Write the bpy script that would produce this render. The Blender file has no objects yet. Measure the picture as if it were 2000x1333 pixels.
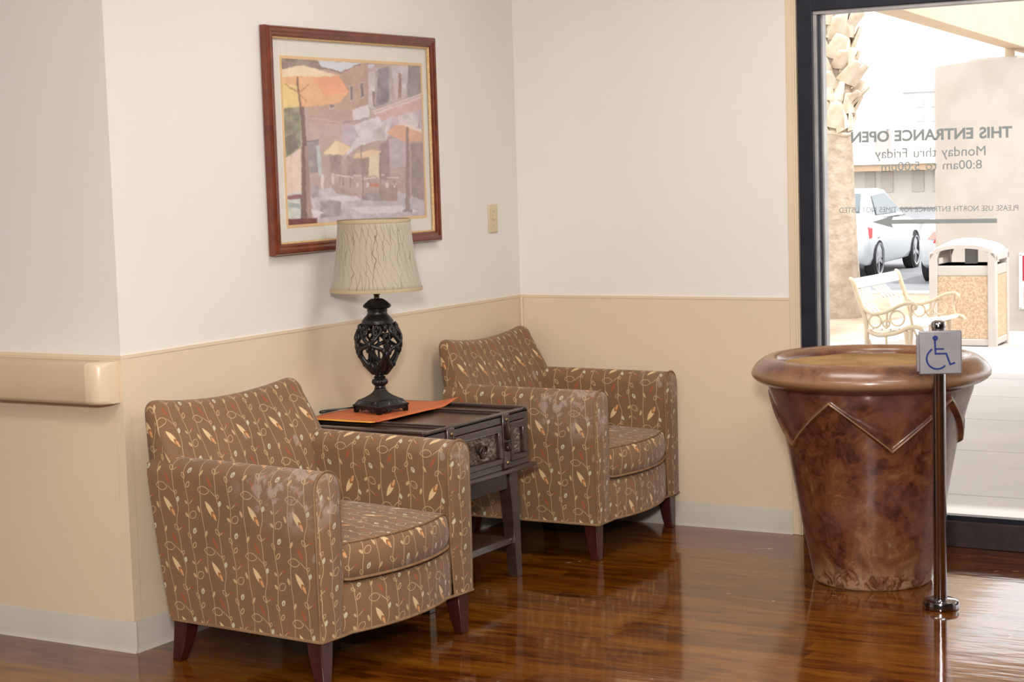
import bpy, bmesh, math, random
import numpy as np
from mathutils import Vector, Matrix, noise as mnoise

S = bpy.context.scene
COL = S.collection
PI = math.pi
rad = math.radians
random.seed(7)

# ------------------------------------------------------------------ camera
cam_d = bpy.data.cameras.new('camera')
cam = bpy.data.objects.new('camera', cam_d)
COL.objects.link(cam)
CAMPOS = Vector((3.79625, -6.46196, 1.45369))
right = Vector((0.86053, 0.50846, -0.03084))
up = Vector((-0.02305, 0.09936, 0.99478))
fwd = Vector((-0.50887, 0.85533, -0.09722))
M = Matrix((right, up, -fwd)).transposed().to_4x4()
M.translation = CAMPOS
cam.matrix_world = M
cam_d.sensor_width = 36
cam_d.lens = 3543.88 / 2000 * 36
cam_d.clip_start = 0.05
cam_d.clip_end = 600
S.camera = cam

# ------------------------------------------------------------------ world, lights, exposure
w = bpy.data.worlds.new('overcast_sky')
S.world = w
w.use_nodes = True
bg = w.node_tree.nodes['Background']
bg.inputs[0].default_value = (1.0, 0.99, 0.975, 1)
bg.inputs[1].default_value = 1.7

def lamp(name, kind, loc, target, energy, color=(1, 1, 1), **kw):
    d = bpy.data.lights.new(name, kind)
    d.energy = energy
    d.color = color
    for k, v in kw.items():
        setattr(d, k, v)
    o = bpy.data.objects.new(name, d)
    COL.objects.link(o)
    o.location = loc
    o.rotation_euler = (Vector(target) - Vector(loc)).to_track_quat('-Z', 'Y').to_euler()
    return o

lamp('sun', 'SUN', (0, 0, 20), (-12, 2.5, 0), 2.2, (1, .97, .93), angle=rad(3))
lamp('camera_flash', 'AREA', (3.72, -6.50, 1.95), (.9, -1.2, .85), 100, (1, .95, .91), shape='RECTANGLE', size=.35, size_y=.25)
for x, y, e in ((1.6, -1.5, 15), (1.2, -4.6, 24), (3.6, -2.8, 20), (3.6, -5.8, 26)):
    lamp('ceiling_troffer_light', 'AREA', (x, y, 2.66), (x, y, 0), e, (1, .965, .92), shape='RECTANGLE', size=1.2, size_y=.6)
S.view_settings.view_transform = 'Standard'
S.view_settings.look = 'None'
S.view_settings.gamma = 1
S.view_settings.use_curve_mapping = False
S.view_settings.exposure = 0.78

# ------------------------------------------------------------------ node helpers
def lin(c):
    c = c / 255
    return c / 12.92 if c <= .04045 else ((c + .055) / 1.055) ** 2.4
def rgb(r, g, b):
    return (lin(r), lin(g), lin(b), 1)

class NT:
    def __init__(self, name):
        self.m = bpy.data.materials.new(name)
        self.m.use_nodes = True
        self.t = self.m.node_tree
        self.bsdf = self.t.nodes['Principled BSDF']
        self.out = self.t.nodes['Material Output']
    def node(self, typ, **kw):
        n = self.t.nodes.new(typ)
        for k, v in kw.items():
            setattr(n, k, v)
        return n
    def put(self, sock, v):
        if isinstance(v, bpy.types.NodeSocket):
            self.t.links.new(v, sock)
        else:
            sock.default_value = v
    def math(self, op, a, b=None, c=None, clamp=False):
        n = self.node('ShaderNodeMath', operation=op)
        n.use_clamp = clamp
        for i, v in enumerate((a, b, c)):
            if v is not None:
                self.put(n.inputs[i], v)
        return n.outputs[0]
    def vec(self, op, a, b=None, c=None):
        n = self.node('ShaderNodeVectorMath', operation=op)
        for i, v in enumerate((a, b, c)):
            if v is not None:
                self.put(n.inputs[i], v)
        return n.outputs['Value'] if op in ('LENGTH', 'DOT_PRODUCT') else n.outputs['Vector']
    def mix(self, f, a, b):
        n = self.node('ShaderNodeMix', data_type='RGBA')
        self.put(n.inputs[0], f)
        self.put(n.inputs[6], a)
        self.put(n.inputs[7], b)
        return n.outputs[2]
    def coord(self, which='Object'):
        return self.node('ShaderNodeTexCoord').outputs[which]
    def mapping(self, v, loc=(0, 0, 0), rot=(0, 0, 0), scale=(1, 1, 1), vt='POINT'):
        n = self.node('ShaderNodeMapping', vector_type=vt)
        self.put(n.inputs[0], v)
        n.inputs['Location'].default_value = loc if vt != 'VECTOR' else (0, 0, 0)
        n.inputs['Rotation'].default_value = rot
        n.inputs['Scale'].default_value = scale
        return n.outputs[0]
    def noise(self, v, scale, detail=2, rough=.5, dist=0):
        n = self.node('ShaderNodeTexNoise')
        self.put(n.inputs['Vector'], v)
        n.inputs['Scale'].default_value = scale
        n.inputs['Detail'].default_value = detail
        n.inputs['Roughness'].default_value = rough
        n.inputs['Distortion'].default_value = dist
        return n.outputs['Fac']
    def ramp(self, f, stops):
        n = self.node('ShaderNodeValToRGB')
        self.put(n.inputs[0], f)
        e = n.color_ramp.elements
        while len(e) < len(stops):
            e.new(.5)
        for el, (p, c) in zip(e, stops):
            el.position = p
            el.color = c
        return n.outputs[0]
    def smooth(self, v, a, b):
        n = self.node('ShaderNodeMapRange', interpolation_type='SMOOTHSTEP')
        self.put(n.inputs[0], v)
        n.inputs[1].default_value = a
        n.inputs[2].default_value = b
        return n.outputs[0]
    def sep(self, v):
        n = self.node('ShaderNodeSeparateXYZ')
        self.put(n.inputs[0], v)
        return n.outputs
    def comb(self, x, y, z=0.0):
        n = self.node('ShaderNodeCombineXYZ')
        for i, v in enumerate((x, y, z)):
            self.put(n.inputs[i], v)
        return n.outputs[0]
    def bump(self, h, strength=.2, dist=.01):
        n = self.node('ShaderNodeBump')
        n.inputs['Strength'].default_value = strength
        n.inputs['Distance'].default_value = dist
        self.put(n.inputs['Height'], h)
        self.put(self.bsdf.inputs['Normal'], n.outputs[0])
    def set(self, **kw):
        names = dict(color='Base Color', rough='Roughness', metal='Metallic', spec='Specular IOR Level', coat='Coat Weight',
                     coat_rough='Coat Roughness', sheen='Sheen Weight', alpha='Alpha', sss='Subsurface Weight', trans='Transmission Weight')
        for k, v in kw.items():
            self.put(self.bsdf.inputs[names[k]], v)
        return self

def plain(name, c1, c2=None, rough=.5, scale=8, spec=.5, metal=0, bump=0, bscale=60, detail=3, coat=0, bdist=.004):
    n = NT(name)
    co = n.coord()
    if c2 is None:
        c2 = tuple(min(1, v * .93) for v in c1[:3]) + (1,)
    f = n.noise(co, scale, detail)
    n.set(color=n.mix(n.smooth(f, .3, .7), c1, c2), rough=rough, spec=spec, metal=metal, coat=coat, coat_rough=.05)
    if bump:
        n.bump(n.noise(co, bscale, 4), bump, bdist)
    return n.m

# ------------------------------------------------------------------ materials
MAT = {}
MAT['wall'] = plain('painted_wall', rgb(231, 226, 221), rgb(229, 223, 217), .65, 1.2, .3, bump=.12, bscale=90)
MAT['lobbydim'] = plain('dimmed_lobby_wall', rgb(112, 104, 98), rgb(100, 94, 90), .5, 2)  # lobby walls out of view, colour darkened to stand for an unlit room
MAT['ceiling'] = plain('ceiling_paint', rgb(236, 234, 228), None, .8, 3, .2)
MAT['wainscot'] = plain('tan_wall_vinyl', rgb(222, 203, 174), rgb(218, 200, 174), .42, 2.2, .4, bump=.1, bscale=120)
MAT['guard'] = plain('tan_vinyl_trim', rgb(222, 204, 176), None, .35, 3, .45)
MAT['basebd'] = plain('grey_vinyl_base', rgb(197, 188, 177), rgb(191, 182, 171), .45, 5, .4)
MAT['rail'] = plain('tan_handrail_vinyl', rgb(206, 184, 154), rgb(202, 180, 151), .4, 3, .4, bump=.06, bscale=200)
MAT['railcap'] = plain('cream_handrail_cap', rgb(226, 205, 174), None, .3, 3, .5)
MAT['switch'] = plain('ivory_plastic', rgb(214, 200, 166), None, .35, 6)
MAT['darkframe'] = plain('dark_anodised_metal', rgb(38, 40, 50), rgb(46, 48, 58), .35, 10, .5, metal=.3)
MAT['sill'] = plain('dark_bronze_sill', rgb(66, 54, 56), rgb(52, 42, 44), .5, 18, .4)
MAT['alu'] = plain('brushed_aluminium', rgb(190, 188, 186), rgb(170, 168, 170), .4, 10, .5, metal=.6)
def vinyl_mat():
    n = NT('grey_vinyl_lettering')
    tl = n.node('ShaderNodeBsdfTranslucent')
    tl.inputs[0].default_value = rgb(202, 210, 212)
    n.set(color=rgb(196, 198, 194), rough=.6)
    ms = n.node('ShaderNodeMixShader')
    ms.inputs[0].default_value = .7
    n.t.links.new(n.bsdf.outputs[0], ms.inputs[1])
    n.t.links.new(tl.outputs[0], ms.inputs[2])
    n.t.links.new(ms.outputs[0], n.out.inputs[0])
    return n.m
MAT['vinyltext'] = vinyl_mat()

def floor_mat():
    n = NT('glossy_wood_floor')
    co = n.coord()
    x, y, z = n.sep(co)
    row = n.math('FLOOR', n.math('DIVIDE', y, .09))
    wn = n.node('ShaderNodeTexWhiteNoise', noise_dimensions='1D')
    n.put(wn.inputs['W'], row)
    seg = n.math('FLOOR', n.math('ADD', n.math('DIVIDE', x, .62), n.math('MULTIPLY', wn.outputs[0], 9.0)))
    wn2 = n.node('ShaderNodeTexWhiteNoise', noise_dimensions='2D')
    n.put(wn2.inputs['Vector'], n.comb(row, seg))
    st = n.noise(n.mapping(co, scale=(2.6, 17, 1)), 1.7, 5, .62, .9)
    fine = n.noise(n.mapping(co, scale=(5, 150, 1)), 1.0, 3, .6)
    f = n.math('ADD', n.math('MULTIPLY', st, .82), n.math('ADD', n.math('MULTIPLY', wn2.outputs[0], .16), n.math('MULTIPLY', fine, .12)))
    c = n.ramp(f, [(.34, rgb(48, 17, 4)), (.46, rgb(82, 39, 7)), (.58, rgb(106, 58, 9)), (.74, rgb(126, 76, 16))])
    sc = n.noise(n.mapping(co, rot=(0, 0, .5), scale=(10, 16, 1)), 1.0, 2, .5, .9)
    scuff = n.smooth(sc, .735, .765)
    c = n.mix(n.math('MULTIPLY', scuff, .6), c, rgb(205, 180, 165))
    n.set(color=c, rough=n.math('ADD', .055, n.math('MULTIPLY', fine, .05)), spec=.5, coat=.15, coat_rough=.05)
    h = n.math('ADD', n.noise(n.mapping(co, scale=(3, 12, 1)), 1.5, 2), n.math('ADD', n.math('MULTIPLY', fine, .03), n.math('MULTIPLY', n.noise(n.mapping(co, scale=(1, 2.2, 1)), 34, 1), .10)))
    n.bump(h, .12, .007)
    return n.m
MAT['floor'] = floor_mat()

def glass_mat(name, refl=1.0, tint=(1, 1, 1, 1)):
    n = NT(name)
    t = n.t
    t.nodes.remove(n.bsdf)
    tr = n.node('ShaderNodeBsdfTransparent')
    tr.inputs[0].default_value = tint
    gl = n.node('ShaderNodeBsdfGlossy')
    gl.inputs['Roughness'].default_value = .01
    ge = n.node('ShaderNodeNewGeometry')
    c1 = n.math('SUBTRACT', 1.0, n.math('ABSOLUTE', n.vec('DOT_PRODUCT', ge.outputs['Normal'], ge.outputs['Incoming'])))
    fres = n.math('MULTIPLY_ADD', n.math('POWER', c1, 5.0), .95, .045)
    mx = n.node('ShaderNodeMixShader')
    t.links.new(n.math('MULTIPLY', fres, refl, clamp=True), mx.inputs[0])
    t.links.new(tr.outputs[0], mx.inputs[1])
    t.links.new(gl.outputs[0], mx.inputs[2])
    t.links.new(mx.outputs[0], n.out.inputs[0])
    return n.m
MAT['glass'] = glass_mat('window_glass', .9, (.98, .98, .98, 1))
MAT['picglass'] = glass_mat('picture_glass', 1.5)

def wood_mat(name, c1, c2, rough, axis=(1, 1, 1), coat=.2, spec=.5):
    n = NT(name)
    co = n.coord()
    f = n.noise(n.mapping(co, scale=axis), 6, 4, .6, .8)
    n.set(color=n.ramp(f, [(.3, c1), (.7, c2)]), rough=rough, coat=coat, coat_rough=.1, spec=spec)
    return n.m
MAT['legwood'] = wood_mat('mahogany_leg', rgb(48, 18, 16), rgb(72, 30, 26), .3, (8, 8, 1.5), .3)
MAT['tablewood'] = wood_mat('espresso_table_wood', rgb(44, 29, 24), rgb(66, 48, 40), .36, (1.2, 7, 7), .6)
MAT['tabletop'] = wood_mat('table_top_wood', rgb(60, 40, 30), rgb(86, 62, 48), .3, (1.2, 9, 7), .3)
MAT['pictureframe'] = wood_mat('cherry_frame_wood', rgb(88, 34, 18), rgb(122, 54, 30), .28, (3, 3, 3), .4)
MAT['carved'] = plain('pewter_carved_panel', rgb(132, 120, 106), rgb(84, 72, 62), .36, 26, .6, metal=.35)
MAT['iron'] = plain('black_iron', rgb(24, 21, 21), rgb(34, 29, 28), .34, 30, .55, metal=.2)
MAT['bronze'] = plain('antique_bronze', rgb(52, 42, 36), rgb(80, 66, 54), .35, 25, .6, metal=.7)
MAT['rivet'] = plain('brass_rivet', rgb(150, 126, 90), None, .25, 10, .6, metal=.9)
MAT['gold'] = plain('gold_fillet', rgb(206, 168, 112), rgb(226, 196, 146), .35, 120, .6, metal=.4, bump=.5, bscale=260)
MAT['matboard'] = plain('white_mat_board', rgb(226, 222, 214), None, .8, 3, .2)
MAT['artbevel'] = plain('gold_bevel', rgb(226, 190, 140), None, .6, 5)
MAT['chrome'] = plain('polished_chrome', rgb(176, 174, 178), rgb(162, 160, 166), .12, 10, .5, metal=1)
MAT['steel'] = plain('brushed_steel', rgb(158, 156, 160), rgb(146, 144, 148), .38, 14, .5, metal=.5)
MAT['blue'] = plain('blue_enamel', rgb(6, 36, 118), None, .4, 10)
MAT['cord'] = plain('black_cord', rgb(18, 18, 20), None, .4, 10)

def orange_mat():
    n = NT('orange_leather')
    co = n.coord()
    x, y, z = n.sep(co)
    f = n.noise(co, 14, 4, .6)
    c = n.ramp(f, [(.3, rgb(186, 92, 46)), (.7, rgb(206, 114, 62))])
    band = n.smooth(y, -.240, -.243)
    c = n.mix(band, c, rgb(226, 156, 62))
    line = n.math('COMPARE', y, -.236, .0025)
    c = n.mix(line, c, rgb(120, 60, 36))
    n.set(color=c, rough=.5, spec=.4)
    n.bump(n.noise(co, 160, 3), .2, .002)
    return n.m
MAT['orange'] = orange_mat()

def shade_mat():
    n = NT('lamp_shade_cloth')
    uv = n.coord('UV')
    wob = n.noise(n.mapping(uv, scale=(7, 9, 1)), 1.6, 2, .5)
    u, v, _ = n.sep(uv)
    uu = n.math('ADD', n.math('ADD', u, n.math('MULTIPLY', v, .28)), n.math('MULTIPLY', wob, .055))
    fr = n.math('FRACT', n.math('MULTIPLY', uu, 42))
    line = n.math('LESS_THAN', n.math('ABSOLUTE', n.math('SUBTRACT', fr, .5)), .038)
    wob2 = n.noise(n.mapping(uv, scale=(9, 6, 1), loc=(3, 7, 0)), 1.6, 2, .5)
    uu2 = n.math('ADD', n.math('SUBTRACT', u, n.math('MULTIPLY', v, .05)), n.math('MULTIPLY', wob2, .07))
    fr2 = n.math('FRACT', n.math('MULTIPLY', uu2, 30))
    line2 = n.math('LESS_THAN', n.math('ABSOLUTE', n.math('SUBTRACT', fr2, .5)), .03)
    pres = n.smooth(n.noise(n.mapping(uv, scale=(14, 8, 1)), 1.0, 1), .38, .62)
    m = n.math('MULTIPLY', n.math('MAXIMUM', line, line2), n.math('ADD', .3, n.math('MULTIPLY', pres, .5)))
    weave = n.noise(n.mapping(uv, scale=(900, 300, 1)), 1, 1)
    base = n.mix(weave, rgb(172, 162, 143), rgb(182, 172, 153))
    n.set(color=n.mix(m, base, rgb(112, 98, 84)), rough=.7, spec=.25, sheen=.2)
    return n.m
MAT['shade'] = shade_mat()
MAT['shadetrim'] = plain('cream_shade_trim', rgb(186, 170, 138), None, .7, 20, .25)

def fabric_mat():
    n = NT('brown_vine_upholstery')
    uv = n.coord('UV')
    U, V, _ = n.sep(uv)
    PU, PV = .150, .178
    def cv(x, y):
        return ((x - 545 - .09 * (y - 700)) * PU / 450, -(y - .16 * (x - 545) - 700) * PV / 630)
    def local(cx, cy, ang):
        wv = n.vec('WRAP', uv, (cx + PU / 2, cy + PV / 2, 1), (cx - PU / 2, cy - PV / 2, -1))
        return n.mapping(wv, (cx, cy, 0), (0, 0, ang), (1, 1, 1), 'TEXTURE')
    def lens(x, y, L, W, deg):           # pointed leaf: long axis at deg from +U, size in source units
        cx, cy = cv(x, y)
        p = local(cx, cy, rad(deg))
        L *= PU / 450 / 2
        W *= PU / 450 / 2
        a = (L * L - W * W) / (2 * W)
        q = n.vec('ADD', n.vec('ABSOLUTE', p), (0, a, 0))
        return n.math('DIVIDE', n.math('SUBTRACT', n.vec('LENGTH', q), a + W), PU / 450)   # signed distance in source units
    fill = lambda d: n.smooth(d, 1.5, -1.5)
    ring = lambda d, wd=3.2: n.smooth(n.math('ABSOLUTE', n.math('ADD', d, wd)), wd + 1.2, wd - 1.2)
    def mx(*a):
        r = a[0]
        for b in a[1:]:
            r = n.math('MAXIMUM', r, b)
        return r
    def vine(x0, amp, yk, width, amp2=0, ph=0):
        u0 = (x0 - 545) * PU / 450
        vk = -(yk - 700) * PV / 630
        s = n.math('COSINE', n.math('MULTIPLY', n.math('SUBTRACT', V, vk), 2 * PI / PV))
        s = n.math('MULTIPLY', s, amp * PU / 450)
        if amp2:
            s = n.math('ADD', s, n.math('MULTIPLY', n.math('COSINE', n.math('MULTIPLY_ADD', V, 4 * PI / PV, ph)), amp2 * PU / 450))
        d = n.math('WRAP', n.math('SUBTRACT', n.math('SUBTRACT', U, u0), s), PU / 2, -PU / 2)
        d = n.math('DIVIDE', n.math('ABSOLUTE', d), PU / 450)
        return n.smooth(d, width + 1.6, width - 1.6)
    thin = mx(
        vine(535, 11, 700, 2.8), vine(690, 8, 420, 2.5), vine(858, 13, 700, 2.8, 8, 1.0),
        ring(lens(492, 394, 66, 34, 116)), ring(lens(545, 495, 70, 36, 58), 4),
        fill(lens(522, 680, 42, 20, 130)), fill(lens(530, 815, 52, 28, 132)), ring(lens(596, 815, 92, 62, 44), 3),
        fill(lens(577, 678, 70, 7, 44)),
        ring(lens(712, 566, 124, 76, -2), 3.2), fill(lens(820, 612, 130, 7, -42)),
        fill(lens(662, 760, 66, 26, 106)), fill(lens(736, 1022, 70, 24, 62)),
        ring(lens(866, 640, 44, 28, 70), 3), ring(lens(862, 1012, 70, 38, 124), 3.2), fill(lens(902, 1030, 56, 7, 40)))
    teal = mx(fill(lens(552, 345, 62, 36, 62)), fill(lens(888, 716, 56, 32, 70)))
    tealin = fill(lens(552, 350, 28, 16, 62))
    big = lens(792, 784, 196, 52, 122)
    bigf = fill(big)
    heart = n.math('MINIMUM', bigf, fill(lens(824, 832, 80, 46, 122)))
    heart2 = n.math('MINIMUM', bigf, fill(lens(832, 845, 62, 26, 122)))
    orange = mx(fill(lens(833, 1125, 118, 30, 118)), n.math('MULTIPLY', fill(lens(612, 655, 40, 20, 12)), .9), fill(lens(938, 1014, 46, 16, 8)))
    ob = n.coord()
    mott = n.noise(ob, 5, 3, .6)
    base = n.mix(n.smooth(mott, .3, .7), rgb(120, 92, 66), rgb(130, 98, 68))
    weave = n.noise(n.mapping(uv, scale=(700, 1100, 1)), 1, 1)
    base = n.mix(n.math('MULTIPLY', weave, .25), base, rgb(108, 82, 60))
    cream = rgb(206, 174, 130)
    c = n.mix(n.math('MULTIPLY', orange, .62), base, rgb(172, 82, 48))
    c = n.mix(n.math('MULTIPLY', thin, .76), c, cream)
    c = n.mix(bigf, c, rgb(214, 184, 138))
    c = n.mix(heart, c, rgb(150, 98, 54))
    c = n.mix(heart2, c, rgb(208, 150, 98))
    c = n.mix(n.math('MULTIPLY', teal, .9), c, rgb(196, 190, 164))
    c = n.mix(n.math('MULTIPLY', tealin, .8), c, rgb(140, 118, 92))
    # worn grey patches on the near arm
    pz = n.vec('DIVIDE', n.vec('SUBTRACT', ob, (.2, -.35, .545)), (.26, .16, .13))
    near = n.smooth(n.vec('LENGTH', pz), 1.0, .25)
    pz2 = n.vec('DIVIDE', n.vec('SUBTRACT', ob, (.27, .31, .58)), (.14, .10, .10))
    near = n.math('MAXIMUM', near, n.math('MULTIPLY', n.smooth(n.vec('LENGTH', pz2), 1.0, .2), .7))
    wn = n.noise(ob, 17, 5, .66, .4)
    wear = n.math('ADD', n.math('MULTIPLY', near, .22), n.math('MULTIPLY', near, n.smooth(wn, .50, .60)))
    c = n.mix(n.math('MULTIPLY', wear, .68), c, rgb(172, 154, 142))
    spots = n.math('MULTIPLY', n.smooth(n.noise(n.mapping(ob, scale=(1, 1, .7)), 17, 1), .74, .79), .5)
    c = n.mix(spots, c, rgb(170, 156, 144))
    n.set(color=c, rough=.78, spec=.25, sheen=.15)
    n.bump(weave, .15, .001)
    return n.m
MAT['fabric'] = fabric_mat()
MAT['welt'] = plain('brown_welt_cord', rgb(122, 94, 68), rgb(142, 112, 82), .8, 26, .2)
MAT['underlining'] = plain('black_dust_cloth', rgb(20, 17, 15), None, .9, 10)

def pot_mat():
    n = NT('glazed_brown_pot')
    co = n.coord()
    a = n.noise(co, 5.5, 7, .72, .6)
    b = n.noise(n.mapping(co, loc=(3, 1, 7)), 19, 6, .72, .9)
    x, y, z = n.sep(co)
    f = n.math('ADD', n.math('MULTIPLY', a, .65), n.math('MULTIPLY', b, .35))
    c = n.ramp(f, [(.37, rgb(42, 20, 13)), (.44, rgb(76, 39, 25)), (.5, rgb(104, 60, 40)), (.56, rgb(116, 75, 46)), (.66, rgb(158, 114, 84))])
    gl = n.node('ShaderNodeTexNoise')
    n.put(gl.inputs['Vector'], n.mapping(co, loc=(9, 2, 1)))
    gl.inputs['Scale'].default_value = 3.2
    pur = n.smooth(gl.outputs['Fac'], .48, .66)
    c = n.mix(n.math('MULTIPLY', pur, .5), c, rgb(124, 84, 78))
    ge = n.node('ShaderNodeNewGeometry')
    c = n.mix(n.math('MULTIPLY', n.smooth(ge.outputs['Pointiness'], .515, .56), .7), c, rgb(176, 140, 104))
    low = n.math('MULTIPLY', n.smooth(z, .10, .0), n.smooth(b, .42, .55))
    c = n.mix(n.math('MULTIPLY', low, .75), c, rgb(186, 148, 116))
    n.set(color=c, rough=n.math('ADD', .2, n.math('MULTIPLY', b, .2)), spec=.5, coat=.35, coat_rough=.12)
    n.bump(b, .15, .006)
    return n.m
MAT['pot'] = pot_mat()
MAT['sand'] = plain('tan_sand', rgb(176, 142, 92), rgb(150, 116, 70), .9, 7, .2, bump=.4, bscale=150)

# exterior
MAT['pavement'] = plain('concrete_pavement', rgb(178, 175, 172), rgb(186, 183, 179), .8, 1.4, .3, bump=.15, bscale=40)
MAT['asphalt'] = plain('pale_asphalt', rgb(122, 124, 128), rgb(132, 134, 138), .85, 2, .3)
MAT['dirt'] = plain('pale_dirt', rgb(178, 158, 136), rgb(196, 178, 158), .95, 2.2, .1, bump=.5, bscale=9, bdist=.05)
MAT['kerb'] = plain('concrete_kerb', rgb(196, 192, 186), None, .85, 4)
MAT['stucco'] = plain('pale_stucco', rgb(188, 180, 173), rgb(180, 171, 162), .9, 2.4, .2, bump=.3, bscale=60, bdist=.01)
MAT['soffit'] = plain('tan_soffit', rgb(196, 174, 150), rgb(202, 181, 157), .8, 2, .2)
MAT['soffitlight'] = plain('cream_soffit', rgb(220, 204, 180), None, .8, 2, .2)
MAT['palmtrunk'] = plain('grey_palm_bark', rgb(186, 172, 157), rgb(164, 149, 133), .9, 9, .2, bump=.7, bscale=14, bdist=.03)
MAT['frond'] = plain('dry_frond_stub', rgb(222, 212, 198), rgb(196, 178, 156), .85, 8, .2)
MAT['bench'] = plain('cream_bench_iron', rgb(188, 170, 144), rgb(198, 180, 156), .5, 9, .4)
MAT['benchslat'] = plain('white_bench_board', rgb(220, 216, 208), None, .5, 6, .4)
MAT['binframe'] = plain('beige_bin_plastic', rgb(186, 177, 170), None, .6, 3, .3)
MAT['binpanel'] = plain('pebble_bin_panel', rgb(200, 176, 150), rgb(172, 144, 116), .9, 48, .2, bump=.6, bscale=80, bdist=.01)
MAT['carpaint'] = plain('white_car_paint', rgb(196, 200, 204), None, .25, 2, .5, coat=.6)
MAT['carglass'] = plain('car_window_glass', rgb(104, 114, 121), None, .35, 3, .3)
MAT['tyre'] = plain('black_tyre', rgb(34, 36, 40), None, .8, 8)
MAT['wheelrim'] = plain('alloy_rim', rgb(170, 172, 178), None, .3, 8, .5, metal=.4)
MAT['taillight'] = plain('red_tail_light', rgb(196, 46, 42), None, .2, 6, .6)
MAT['reflector'] = plain('pale_tail_reflector', rgb(222, 150, 140), None, .2, 6, .6)
MAT['signwhite'] = plain('white_sign_plate', rgb(220, 220, 218), None, .5, 6)
MAT['signred'] = plain('crimson_sign_field', rgb(168, 30, 60), None, .5, 6)
MAT['farwall'] = plain('cream_far_wall', rgb(230, 223, 213), None, .9, 1)
MAT['farroof'] = plain('pale_far_roof', rgb(206, 200, 196), None, .9, 1)
MAT['fareave'] = plain('peach_fascia', rgb(206, 178, 148), None, .8, 2)
MAT['farwindow'] = plain('far_window_pane', rgb(208, 199, 189), None, .4, 3)
MAT['hotel'] = plain('pale_hotel_wall', rgb(232, 230, 228), None, .9, .5)
MAT['hotelwin'] = plain('hotel_window', rgb(212, 211, 213), None, .5, 1)
MAT['acunit'] = plain('grey_roof_unit', rgb(176, 172, 170), None, .7, 2)
MAT['shrub'] = plain('green_shrub_leaf', rgb(120, 140, 70), rgb(150, 160, 90), .8, 20)

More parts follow.
